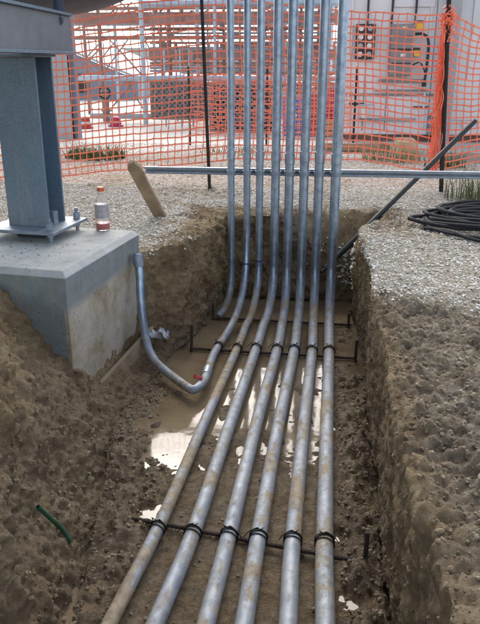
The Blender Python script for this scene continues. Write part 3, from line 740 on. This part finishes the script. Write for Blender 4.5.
# ------------------------------------------------------------------ orange mesh barrier
def mesh_fence(cols, rows, pos, hth=.0060, vth=.0044, node=.0135):
    """pos(i,j)->xyz ; i column, j row"""
    G = np.array([[pos(i, j) for j in range(rows)] for i in range(cols)])
    B = MB()
    V = []; F = []
    def strand(P, wz, wt, vert):
        n = len(P); T_ = np.zeros_like(P); T_[1:-1] = P[2:]-P[:-2]; T_[0] = P[1]-P[0]; T_[-1] = P[-1]-P[-2]
        T_ /= np.maximum(1e-9, np.linalg.norm(T_, axis=1))[:, None]
        nb = np.cross(T_, ez) if not vert else np.cross(T_, np.array([1., 0, 0])); nb /= np.maximum(1e-9, np.linalg.norm(nb, axis=1))[:, None]
        up = np.cross(nb, T_); q = [P+up*wz, P+nb*wt, P-up*wz, P-nb*wt]
        vv = np.stack(q, 1).reshape(-1, 3); f = []
        for i in range(n-1):
            for k_ in range(4): f.append((i*4+k_, i*4+(k_+1) % 4, i*4+4+(k_+1) % 4, i*4+4+k_))
        B.add(vv, f)
    for j in range(rows):
        # slack between nodes
        A = G[:, j]; mid = (A[1:]+A[:-1])/2-np.array([0, 0, .0015]); P = np.empty((2*len(A)-1, 3)); P[::2] = A; P[1::2] = mid
        strand(P, hth, .0015, False)
    for i in range(cols): strand(G[i], vth, .0015, True)
    for i in range(cols):
        for j in range(rows):
            p = G[i, j]; a = node*(.85+.4*random.random()); B.add([p+(-a*1.15, 0, 0), p+(0, -.003, -a*.75), p+(a*1.15, 0, 0), p+(0, -.003, a*.75), p+(0, .003, 0)], [(0, 1, 3), (1, 2, 3), (0, 3, 4), (3, 2, 4), (2, 1, 4), (1, 0, 4)])
    return B
def fence_front():
    xs = list(np.arange(-3.55, .86, .062)); x = xs[-1]
    while x < 1.01: x += .0165; xs.append(x)
    bx = [x_ for x_ in xs]; nb = len(bx)
    while x < 2.6: x += .064; xs.append(x)
    jz = RNG.normal(0, .0022, (len(xs), 30)); jx = RNG.normal(0, .0025, (len(xs), 30))
    R_ = 23
    def pos(i, j):
        x = xs[i]; f = j/(R_-1)
        bot = np.interp(x, [-3.6, -2.93, -1.97, -1.2, -.7, .35, .9, 1.02, 1.5, 2.6], [-.06, -.03, .108, .19, .25, .25, .16, .17, .26, .22])
        top = np.interp(x, [-3.6, -2.2, -1.6, -.9, .2, .8, 1.02, 1.25, 2.6], [1.40, 1.42, 1.50, 1.55, 1.43, 1.40, 1.40, 1.30, 1.15])
        bunch = 1 if .85 < x < 1.03 else 0
        z = bot+(top-bot)*f+.010*math.sin(x*2.1+f*4)*(1-abs(2*f-1))+jz[i, j]+(.02*math.sin(i*2.3+j) if bunch else 0)
        y = 6.2+.03*math.sin(x*1.7+f*2)+(.05*math.sin(i*1.9+j*.7) if bunch else 0)
        if x > 1.03: y += (x-1.03)*.35
        xx = x+jx[i, j]+.02*math.sin(f*5+x)
        if bunch: xx = .965+(x-.93)*.35+.012*math.sin(i*1.3+j*1.7)
        elif x > .6 and x <= .86: xx += .02*(x-.6)/.26
        elif x > 1.03: xx += -.02
        return np.array([xx, y, z])
    B = mesh_fence(len(xs), R_, pos)
    root = empty('barrier_mesh', (-.5, 6.2, 0), 'bright orange plastic barrier mesh strung between dark stakes behind the trench', 'barrier mesh', 'orange barrier meshes')
    B.build('mesh_panel', M['orange'], root, ang=60)
    # gathered knot of mesh at the stake top
    m = MB()
    for k_ in range(26):
        a = random.random()*6.28; z = random.uniform(1.22, 1.44); c_ = np.array([.97+.03*math.cos(a), 6.14+.04*math.sin(a), z])
        pts = [c_+np.array([random.gauss(0, .022), random.gauss(0, .02), random.gauss(0, .024)]) for _ in range(4)]
        m.tube(spline(pts, 4), .0042, 4)
    for k_ in range(16):
        x0 = .955+random.gauss(0, .02); m.tube(spline([(x0+random.gauss(0, .012), 6.15+random.gauss(0, .02), z_) for z_ in np.linspace(.15, 1.38, 9)], 4), .0036, 4)
    m.build('gathered_mesh', M['orange'], root)
fence_front()
def fence_back():
    xs = list(np.arange(-1.72, .45, .062)); jz = RNG.normal(0, .006, (len(xs), 30))
    def pos(i, j):
        f = j/15; x = xs[i]; return np.array([x+.01*math.sin(f*6+x*4), 9.3+.06*math.sin(x*2.3), .16+.03*math.sin(x*2)+.72*f+.02*math.sin(x*1.4+f*3)+jz[i, j]])
    B = mesh_fence(len(xs), 16, pos, .0042, .0022, .006)
    root = empty('barrier_mesh', (-1.2, 9.3, 0), 'second orange barrier mesh, farther back and lower, seen through the first', 'barrier mesh', 'orange barrier meshes')
    B.build('mesh_panel', M['orange'], root, ang=60)
    for x in (-1.71, -.7, .42):
        m = MB(); m.tube([(x, 9.33, -.05), (x, 9.33, .98)], .014, 8); m.build('post', M['stake'], root)
fence_back()

# ------------------------------------------------------------------ small things by the trench
def bottle():
    p = onz(103, 229.5, .141); root = empty('drink_bottle', tuple(p), 'clear plastic bottle with red cap and a little red drink on the pedestal corner', 'bottle')
    m = MB(); m.lathe(p, [(.036, .001), (.040, .006), (.040, .055), (.0375, .062), (.040, .07), (.040, .155), (.037, .165), (.038, .172), (.030, .195), (.017, .207), (.0165, .225)], 28); m.build('body', M['pet'], root)
    m = MB(); m.lathe(p, [(.034, .004), (.0375, .009), (.0375, .040)], 24); m.build('drink', M['juice'], root)
    m = MB()
    prof = [(.0412, .072)]+[(.0412+(.0012 if k_ % 2 else 0), .078+k_*.008) for k_ in range(9)]+[(.0412, .150)]; m.lathe(p, prof, 28); m.build('label', M['label'], root)
    m = MB(); m.lathe(p, [(.020, .222), (.021, .226), (.021, .242), (.019, .245)], 20); m.build('cap', M['cap'], root)
bottle()
def coil():
    root = empty('cable_coil', (1.2, 4.85, .02), 'loose coil of thick black cable lying on the gravel at right', 'cable')
    m = MB(); c0 = np.array([1.28, 4.84, .035])
    for k_ in range(7):
        rx, ry = .60-.035*k_+random.uniform(-.02, .02), .33-.02*k_; ph = random.uniform(-.1, .1); P = []
        for q in range(49):
            a = 2*math.pi*q/48
            P.append(c0+np.array([rx*math.cos(a+ph)+.035*math.sin(2*a+k_*2.1)+.05*(k_ % 3-1)+.02*math.sin(3*a+k_)+random.uniform(-.01, .01), ry*math.sin(a+ph)*(.75+.09*k_)+.03*math.sin(2*a+k_*1.7)+.03*(k_-3), .010*k_*.7+.02*abs(math.sin(a*1.5+k_))]))
        P[-1] = P[0]; m.tube(np.array(P), .0135, 8, cap=False)
    m.tube(spline([(1.9, 4.5, .05), (1.3, 4.42, .03), (1.02, 4.38, .022), (.86, 4.46, .022), (.72, 4.64, .03), (.74, 4.86, .045), (.95, 5.1, .06), (1.3, 5.15, .06)], 8), .0115, 8)
    m.tube(spline([(.70, 4.62, .02), (.84, 4.50, .03), (1.0, 4.30, .02), (1.4, 4.16, .02)], 8), .0115, 8)
    m.build('cable', M['rubber'], root)
coil()
m = MB(); g0, g1 = surf(38, 500)+np.array([.03, -.05, .02]), surf(62, 528)+np.array([.012, -.012, .008])
m.tube(spline([g0, (g0+g1)/2+np.array([.004, 0, -.004]), g1, g1+np.array([.03, 0, -.05])], 6)[::-1], .0075, 12, hollow=.0015)
tag(m.build('green_hose', M['green'], None, origin=g0), 'short green hose stub sticking out of the near left trench wall', 'hose')
# formwork board and wet footing edge by the pedestal
m = MB(); a, b = np.array([-1.075, 3.16, -.555]), np.array([-.945, 3.78, -.475]); m.bar(a, b, .022, .12)
tag(m.build('formwork_board', M['wood'], None, .003, origin=a), 'muddy formwork board on edge at the foot of the pedestal', 'board')
def rag(name, c, s, mat, lab, cat, seed):
    n = 14; V = []; F = []
    for i in range(n):
        for j in range(n): V.append((i/(n-1)-.5, j/(n-1)-.5, 0))
    V = np.array(V); nz = fbm(V, 3, 3, seed, .6); nx = fbm(V, 4, 2, seed+5)
    V = V*np.array([s[0], s[1], 0])+np.stack([nx*s[0]*.25, nz*s[1]*.2, nz*s[2]], -1)
    for i in range(n-1):
        for j in range(n-1): F.append((i*n+j, (i+1)*n+j, (i+1)*n+j+1, i*n+j+1))
    m = MB(); m.add(V+np.array(c), F); o = m.build(name, mat, None, origin=c)
    sm = o.modifiers.new('thick', 'SOLIDIFY'); sm.thickness = .003; return tag(o, lab, cat)
rag('plastic_scrap', (-.90, 3.74, -.455), (.11, .13, .10), M['whitebag'], 'crumpled pale plastic scrap caught behind the bent conduit at the pedestal', 'scrap', 4)
rag('red_scrap', ony(198, 377, 3.33)+np.array([0, 0, .0]), (.045, .022, .015), M['red'], 'small red scrap in the puddle inside the conduit loop', 'scrap', 9)

# ------------------------------------------------------------------ plants
def blades(n, c, spread, h, mat, name, lab, lean=.5, wd=.006):
    m = MB()
    for k_ in range(n):
        a = random.random()*6.283; r = spread*math.sqrt(random.random()); p = np.array([c[0]+r*math.cos(a), c[1]+r*math.sin(a)*.7, c[2]-.01])
        b = random.random()*6.283; hh = h*random.uniform(.45, 1.05); l = lean*random.uniform(.2, 1)*hh; dv = np.array([math.cos(b), math.sin(b), 0]); sv = np.array([-dv[1], dv[0], 0])*wd
        V = []; 
        for q, t_ in enumerate((0, .35, .7, 1)):
            pc = p+ez*hh*(t_-.15*t_*t_)+dv*l*t_*t_; V += [pc-sv*(1-t_*.85), pc+sv*(1-t_*.85)]
        m.add(V, [(0, 1, 3, 2), (2, 3, 5, 4), (4, 5, 7, 6)])
    o = m.build(name, mat, None, origin=c); return tag(o, lab, 'grass')
blades(150, (1.20, 5.75, 0), .20, .36, M['grass'], 'grass_tuft', 'tall thin green grass tuft behind the cable coil at right', .6, .0035)
blades(80, (1.42, 5.35, 0), .22, .28, M['grass'], 'grass_tuft', 'grass tuft at the right picture edge above the coil', .6, .0035)
blades(200, (.80, 8.05, 0), .34, .22, M['drygrass'], 'grass_tuft', 'dry yellow grass patch under the mesh before the white cabinet', .9, .006)
blades(110, (1.30, 7.6, 0), .22, .26, M['grass'], 'grass_tuft', 'green grass tuft against the concrete slab right of the thick stake', .8, .006)
for _g in (blades(120, (-.95, 8.6, 0), .5, .13, M['drygrass'], 'grass_tuft', 'low dry weeds on the bright ground left of the conduits', .9, .007),
 blades(80, (.15, 8.9, 0), .4, .12, M['drygrass'], 'grass_tuft', 'low dry weeds seen between the conduits', .9, .007)): _g['kind'] = 'stuff'
blades(300, (-2.55, 7.9, 0), .34, .20, M['grass'], 'fern_weed', 'spreading green weed clump right of the steel column beyond the mesh', 1.2, .010)['category'] = 'weed'

# ------------------------------------------------------------------ far side: white cabinet, slab, frame, drums, shed
def cabinet():
    x0, x1, y0, zb, zt = .27, 5.2, 10.0, .10, 3.1
    root = empty('equipment_cabinet', (2.5, 11, 0), 'large off-white equipment cabinet with switch boxes behind the orange mesh', 'cabinet')
    def B(name, c_, d_, mat, bev=.004): m = MB(); m.box(c_, d_); return m.build(name, mat, root, bev)
    B('housing', ((x0+x1)/2, y0+1.3, (zb+zt)/2), (x1-x0, 2.6, zt-zb), M['cabinet'], .015)
    B('skid', ((x0+x1)/2, y0+1.35, .05), (x1-x0-.15, 2.4, .10), M['rackdark'])
    for x in (.56, .86, 1.43, 2.4, 3.4): B('door_seam', (x, y0-.003, 1.6), (.012, .008, 2.9), M['cabinet2'], 0)
    for z in (.62, 1.95): B('panel_rib', ((x0+x1)/2, y0-.006, z), (x1-x0-.1, .014, .03), M['cabinet2'], 0)
    for x in (.35, 1.36, 1.9, 2.1): B('panel_rib', (x, y0-.010, 1.6), (.03, .02, 2.8), M['cabinet'], .003)
    for x in (1.0,): B('door_panel', (1.14, y0-.012, 2.35), (.52, .022, 1.3), M['cabinet'], .006)
    mb = B('meter_panel', (.535, y0-.04, 1.285), (.25, .08, .43), M['black'])
    for i in range(4):
        for j in range(2):
            m = MB(); m.lathe((.475+j*.115, y0-.082, 1.13+i*.105), [(.030, 0), (.034, .004), (.030, .012)], 14, (0, -1, 0)); m.build('dial', M['white'] if (i+j) % 3 != 1 else M['postgrey'], mb)
    for zc in (1.345, 1.02):
        sb = B('switch_box', (1.005, y0-.09, zc), (.29, .18, .30), M['cabinet2'], .008)
        m = MB(); m.box((1.20, y0-.14, zc+.12), (.085, .06, .075)); m.build('handle', M['yellow'], sb, .006)
        m = MB(); m.box((1.20, y0-.13, zc+.175), (.10, .08, .03)); m.build('bracket', M['black'], sb)
        m = MB(); m.box((1.02, y0-.183, zc+.10), (.06, .004, .035)); m.build('nameplate', M['white'], sb)
        m = MB(); m.box((1.005, y0-.185, zc-.0), (.25, .006, .012)); m.build('trim', M['black'], sb)
    for x in (.86, 1.16, .55): m = MB(); m.tube([(x, y0-.05, 1.5), (x, y0-.05, 3.0)], .014, 8); m.build('conduit_drop', M['black'], root)
    m = MB(); m.tube(spline([(1.16, y0-.12, 1.375), (1.25, y0-.13, 1.375), (1.32, y0-.13, 1.33), (1.345, y0-.13, 1.2), (1.34, y0-.13, .95), (1.325, y0-.13, .76)], 6), .017, 8)
    m.tube(spline([(1.16, y0-.12, 1.0), (1.24, y0-.13, 1.03), (1.29, y0-.13, .98), (1.325, y0-.13, .9)], 6), .010, 6); m.lathe((1.325, y0-.13, .73), [(.03, 0), (.03, .05)], 8); m.build('black_cable', M['black'], root)
    B('cable_tray', (1.05, y0-.04, .80), (.62, .03, .04), M['cabinet2'])
    B('cable_tray', (1.05, y0-.04, .68), (.70, .03, .02), M['cabinet2'])
    B('vent_slot', (.46, y0-.006, .50), (.22, .012, .03), M['black'])
    B('vent_slot', (1.32, y0-.006, .46), (.20, .012, .03), M['black'])
    B('tool_bracket', (.62, y0-.06, .30), (.26, .05, .035), M['cabinet2']); B('valve_body', (.575, y0-.12, .40), (.08, .08, .16), M['white'], .02); B('valve_handle', (.60, y0-.17, .50), (.20, .02, .02), M['rackblue'])
    B('lower_rail', (1.02, y0-.02, .30), (.50, .03, .04), M['postgrey'])
    for z in (.12, .22, .34): B('hinge', (1.47, y0-.03, z), (.08, .06, .04), M['cabinet2'])
    B('corner_post', (1.62, y0-.12, 1.55), (.16, .2, 3.1), M['postgrey'], .01)
    B('lower_panel', (2.4, y0-.012, .55), (1.35, .02, .50), M['cabinet'], .006)
cabinet()
m = MB(); p, q = onz(440, 163, 0), onz(480, 165, 0); m.box((2.1, 8.45, .05), (1.5, .9, .12)); tag(m.build('concrete_slab', M['slab'], None, .01), 'low grey concrete slab in the grass right of the thick stake', 'slab')
m = MB(); m.box((1.02, 8.75, .08), (.22, .5, .17)); tag(m.build('timber_block', M['timber'], None, .01), 'pale timber block on the ground below the switch boxes', 'timber')
m = MB(); m.bar((-.05, 8.82, .06), (.84, 8.85, .06), .12, .09); tag(m.build('timber_sleeper', M['wood'], None, .01), 'brown timber sleeper lying before the white cabinet', 'timber')
# far H column
root = empty('far_column', (-3.52, 9.9, 0), 'distant grey steel column just right of the near blue column', 'column')
for x, y, wx, wy, mt in ((-3.58, 9.80, .22, .016, 'postgrey'), (-3.58, 10.02, .22, .016, 'postgrey')):
    m = MB(); m.box((x, y, 2), (wx, wy, 4)); m.build('flange', M[mt], root)
m = MB(); m.box((-3.58, 9.91, 2), (.012, .2, 4)); m.build('web', M['rackdark'], root)
m = MB(); m.box((-3.44, 9.95, 2), (.07, .12, 4)); m.build('dark_flange', M['shed'], root)  # darker strip standing in for the column's right flange
# steel pipe rack
def rack():
    root = empty('pipe_rack', (-2.8, 13, 0), 'tall steel pipe rack with crossed braces and stacked pipes against the sky', 'pipe rack')
    def bm(px0, px1, py, th, mat, Y=13., name='beam'):
        a, b = ony(px0, py, Y), ony(px1, py, Y); h = th*Y/700.; b[2] = a[2]; m = MB(); m.bar(a, b, h, h); m.build(name, M[mat], root)
    def pipe(px0, px1, py, th, mat, Y=13.3):
        a, b = ony(px0, py, Y), ony(px1, py, Y); b[2] = a[2]; m = MB(); m.tube([a, b], th*Y/1400., 12); m.build('pipe_run', M[mat], root)
    bm(70, 350, 19.5, 8, 'rackdark', 13); bm(70, 330, 38, 3.6, 'rackdark', 13.1); bm(150, 335, 54, 8, 'rackdark', 13.2)
    pipe(140, 345, 4, 7, 'rackblue'); pipe(150, 330, 29, 3.5, 'rackdark'); pipe(70, 180, 30, 2.4, 'rackdark', 14)
    pipe(150, 330, 33.5, 2, 'zincdark'); pipe(55, 335, 78, 5, 'rackblue', 12.6); pipe(150, 330, 63, 2.2, 'rackdark'); pipe(150, 330, 68, 2.5, 'zincdark', 14)
    pipe(200, 335, 73, 3, 'rackdark', 13.6); pipe(200, 335, 84, 4, 'rackdark', 13.6); bm(160, 335, 92, 5, 'rackdark', 14.2); bm(220, 335, 45, 3, 'rackdark', 14.4)
    for px, th, mat, Y in ((143, 4.5, 'rackblue', 12.4), (101, 3.6, 'rackdark', 13), (215, 3, 'rackblue', 12.8), (162, 2.4, 'rackdark', 14), (208, 2, 'zincdark', 14), (224, 3, 'rackdark', 13.4), (248, 4, 'rackdark', 14),
                           (262, 6, 'rackdark', 14.4), (300, 3, 'rackdark', 13.5), (318, 4, 'rackdark', 13.6), (324, 2, 'zincdark', 13), (176, 1.6, 'rackblue', 13), (189, 1.4, 'rackblue', 13), (192, 1.6, 'zincdark', 12), (164, 1.6, 'rackblue', 12), (180, 1.4, 'rackblue', 12)):
        a = ony(px, 60, Y); zt = 4.4 if th > 1.7 else ony(px, 50, Y)[2]; m = MB(); m.tube([(a[0], Y, -.5 if 0 else 0), (a[0], Y, zt)], th*Y/1400., 10); m.build('post', M[mat], root)
    for (ax, ay, bx, by) in ((108, 38, 141, 74), (129, 38, 101, 76), (128, 84, 145, 112), (132, 84, 108, 112), (118, 0, 143, 24), (132, 2, 116, 18), (101, 48, 82, 66), (145, 40, 156, 62)):
        Y = 12.75; m = MB(); m.tube([ony(ax, ay, Y), ony(bx, by, Y)], .013, 8); m.build('brace', M['rackdark'], root)
    m = MB(); m.box(ony(129, 83, 12.75), (.16, .02, .06)); m.build('gusset', M['rackdark'], root)
    for py, th, Y in ((9, 3, 14.6), (14, 2.5, 15), (25, 2, 14.8), (43, 2.4, 15), (48, 2, 14.2), (59, 2.4, 15), (66, 3, 15), (71, 2, 14.6), (88, 3, 15), (96, 3, 14), (101, 2.5, 14.6)):
        bm(62 if py < 30 else 150, 338, py, th, 'rackdark' if th > 2.2 else 'zincdark', Y)
    for px in (70, 86, 116, 155, 170, 198, 232, 240, 272, 284, 292, 308, 330): 
        Y = random.uniform(13.5, 15); a = ony(px, 60, Y); m = MB(); m.tube([(a[0], Y, 0), (a[0], Y, 4.4)], random.uniform(.018, .05), 8); m.build('post', M[random.choice(('rackdark', 'rackdark', 'rackblue'))], root)
    for k_ in range(16):
        px = random.uniform(70, 330); py = random.choice((24, 42, 60, 80)); Y = 14.4; m = MB(); m.tube([ony(px, py, Y), ony(px+random.choice((-1, 1))*random.uniform(14, 26), py-random.uniform(14, 22), Y)], .013, 6); m.build('brace', M['rackdark'], root)
    # small fittings hung along the shelves
    for k_ in range(60):
        px = random.uniform(222, 334); py = random.choice((12, 27, 35, 46, 60, 66, 88)); Y = random.uniform(13.2, 14.5)
        if random.random() < .5: px = random.uniform(153, 222)
        a = ony(px, py, Y); s_ = random.uniform(.03, .09)
        m = MB(); m.box(a, (s_, .08, s_*random.uniform(.8, 2.6))); m.build('fitting', M[random.choice(('rackdark', 'zincdark', 'cabinet2'))], root)
rack()
# latticed dark panels on the ground before the rack
def lattice(x0, x1, y, z0, z1, lab):
    root = empty('lattice_panel', ((x0+x1)/2, y, 0), lab, 'lattice panel', 'dark lattice panels')
    m = MB(); m.box(((x0+x1)/2, y+.06, (z0+z1)/2), (x1-x0, .02, z1-z0)); m.build('backing', M['black' if x0 > -2 else 'cabinet2'], root)
    m = MB(); s_ = .085; n = int((x1-x0+z1-z0)/s_)
    for k_ in range(n+1):
        for sg in (1, -1):
            a0 = x0+k_*s_-(z1-z0) if sg > 0 else x0+k_*s_; pts = []
            # clip the diagonal to the panel
            t0 = 0; t1 = z1-z0; xa = a0 if sg > 0 else a0; 
            def X(t): return a0+sg*t
            lo, hi = t0, t1
            if sg > 0: lo = max(lo, x0-a0); hi = min(hi, x1-a0)
            else: lo = max(lo, a0-x1); hi = min(hi, a0-x0)
            if hi-lo > .02: m.tube([(X(lo), y, z0+lo), (X(hi), y, z0+hi)], .011, 5)
    m.build('lattice', M['cabinet2'], root)
    m = MB()
    for a, b in (((x0, z0), (x1, z0)), ((x0, z1), (x1, z1)), ((x0, z0), (x0, z1)), ((x1, z0), (x1, z1))): m.tube([(a[0], y, a[1]), (b[0], y, b[1])], .018, 6)
    m.build('frame', M['rackdark'], root)
lattice(-1.68, -.66, 10.9, .03, .72, 'dark lattice panel standing left of the blue drum behind the conduits')
lattice(-2.75, -1.85, 11.6, .16, .74, 'dark lattice panel left of the thin stake, below the pipe rack')
def drum(x, y, z, r, h, mat, lab):
    root = empty('steel_drum', (x, y, z), lab, 'drum', 'drums behind the conduits')
    m = MB(); m.lathe((x, y, z), [(r*.97, 0), (r, .01), (r, h*.32), (r*1.03, h*.335), (r, h*.35), (r, h*.65), (r*1.03, h*.665), (r, h*.68), (r, h-.01), (r*.97, h)], 28); m.build('body', mat, root)
    m = MB(); m.ring((x, y, z+h), (0, 0, 1), r*.97, .012, 28, 6); m.build('rim', M['zincdark'], root)
    return root
drum(-.40, 10.75, .0, .165, .56, M['blue'], 'blue steel drum with white marks right of the dark lattice panel')
for a, b in ((-.05, .40), (.02, .30), (-.03, .17)):
    m = MB(); m.lathe((-.40+a, 10.75-math.sqrt(.165**2-a*a), b), [(.028, -.002), (.028, .006)], 12, (0, -1, 0)); m.build('white_mark', M['white'], [o for o in bpy.data.objects if o.name == 'steel_drum'][0])
drum(-.10, 10.8, .0, .14, .60, M['red'], 'red steel drum standing on the ground between blue drum and crate')
drum(.17, 10.75, .26, .13, .42, M['crimson'], 'crimson drum on top of the timber crate by the cabinet corner')
root = empty('timber_crate', (.17, 10.75, 0), 'pale timber crate under the crimson drum', 'crate')
for k_ in range(3): m = MB(); m.box((.17, 10.60, .045+k_*.085), (.32, .02, .072)); m.build('slat', M['timber'], root)
m = MB(); m.box((.17, 10.76, .128), (.30, .28, .25)); m.build('box', M['wood'], root)
# shed in the distance
root = empty('distant_shed', (-6.9, 21, 0), 'blue-grey shed with a sloping roof far behind the left mesh', 'shed')
m = MB(); V = []
pr = [(-10.5, -.0), (-10.5, .9), (-7.9, 1.62), (-5.1, .55), (-5.1, 0)]
for yy in (20, 27): V += [(x, yy, z) for x, z in pr]
F = [(0, 1, 2, 3, 4)[::-1], (5, 6, 7, 8, 9)]+[(k_, (k_+1) % 5, 5+(k_+1) % 5, 5+k_) for k_ in range(5)]
m.add(V, F); m.build('wall', M['shed'], root)
m = MB(); m.bar((-10.6, 19.9, .95), (-7.9, 19.9, 1.68), .1, .06); m.bar((-7.9, 19.9, 1.68), (-5.0, 19.9, .58), .1, .06); m.build('roof_trim', M['postgrey'], root)
for x in (-7.4, -6.7): m = MB(); m.box((x, 19.98, .45), (.4, .04, .5)); m.build('window', M['black'], root)
# red and white barriers, pipe valve at left distance
def cone(x, y, mat, h, lab):
    root = empty('safety_barrel', (x, y, 0), lab, 'barrel', 'barrels at the far left')
    m = MB(); m.lathe((x, y, 0), [(.13, 0), (.13, .03), (.10, .035), (.08, h), (.03, h+.02)], 16); m.build('body', M[mat], root)
    m = MB(); m.lathe((x, y, 0), [(.0985, h*.45), (.0925, h*.65)], 16); m.build('band', M['white'], root)
cone(-3.85, 11.5, 'red', .17, 'red barrel with white band beside the distant grey column')
cone(-3.45, 11.9, 'crimson', .15, 'dark red barrel with white band, right of its twin near the shed')
root = empty('valve_assembly', (-3.75, 12.6, 0), 'dark flanged valve with a handwheel before the distant shed', 'valve')
m = MB(); m.tube([(-3.8, 12.6, 0), (-3.8, 12.6, .42)], .05, 12); m.lathe((-3.8, 12.6, .2), [(.10, 0), (.10, .03)], 16); m.build('body', M['rackdark'], root)
m = MB(); m.ring((-3.8, 12.5, .52), (0, 1, .2), .10, .02, 20, 6); m.bar((-3.9, 12.5, .52), (-3.7, 12.5, .52), .02, .02); m.build('handwheel', M['black'], root)
m = MB(); m.tube([(-4.1, 12.6, .12), (-2.9, 12.6, .12)], .05, 12); m.build('pipe', M['postgrey'], root)
# distant low hedge-like clutter: a grey wall and tree line far off
m = MB(); m.box((4, 60, 1.0), (160, 1, 2.0)); tag(m.build('boundary_wall', M['slab'], None, .02), 'long pale boundary wall on the far horizon', 'wall')

# ------------------------------------------------------------------ deck added out of view to darken the near left bank
def shade_deck():
    root = empty('shade_platform', (-3.5, -1.5, 0), 'unseen steel platform on posts, added to shade the near left of the trench', 'platform')
    m = MB(); m.box((-3.8, -.95, 2.6), (6.2, 8.5, .08)); m.build('deck_plate', M['roof'], root)
    for y in (2.9, 1.0, -1.2, -3.2, -5.1): m = MB(); m.box((-3.95, y, 2.46), (5.9, .12, .19)); m.build('joist', M['beam'], root)
    for x, y in ((-6.6, 1.9), (-6.6, -4.8), (-1.2, -4.8), (-2.6, 1.9)): m = MB(); m.box((x, y, 1.18), (.15, .15, 2.36)); m.build('post', M['beam'], root)
shade_deck()
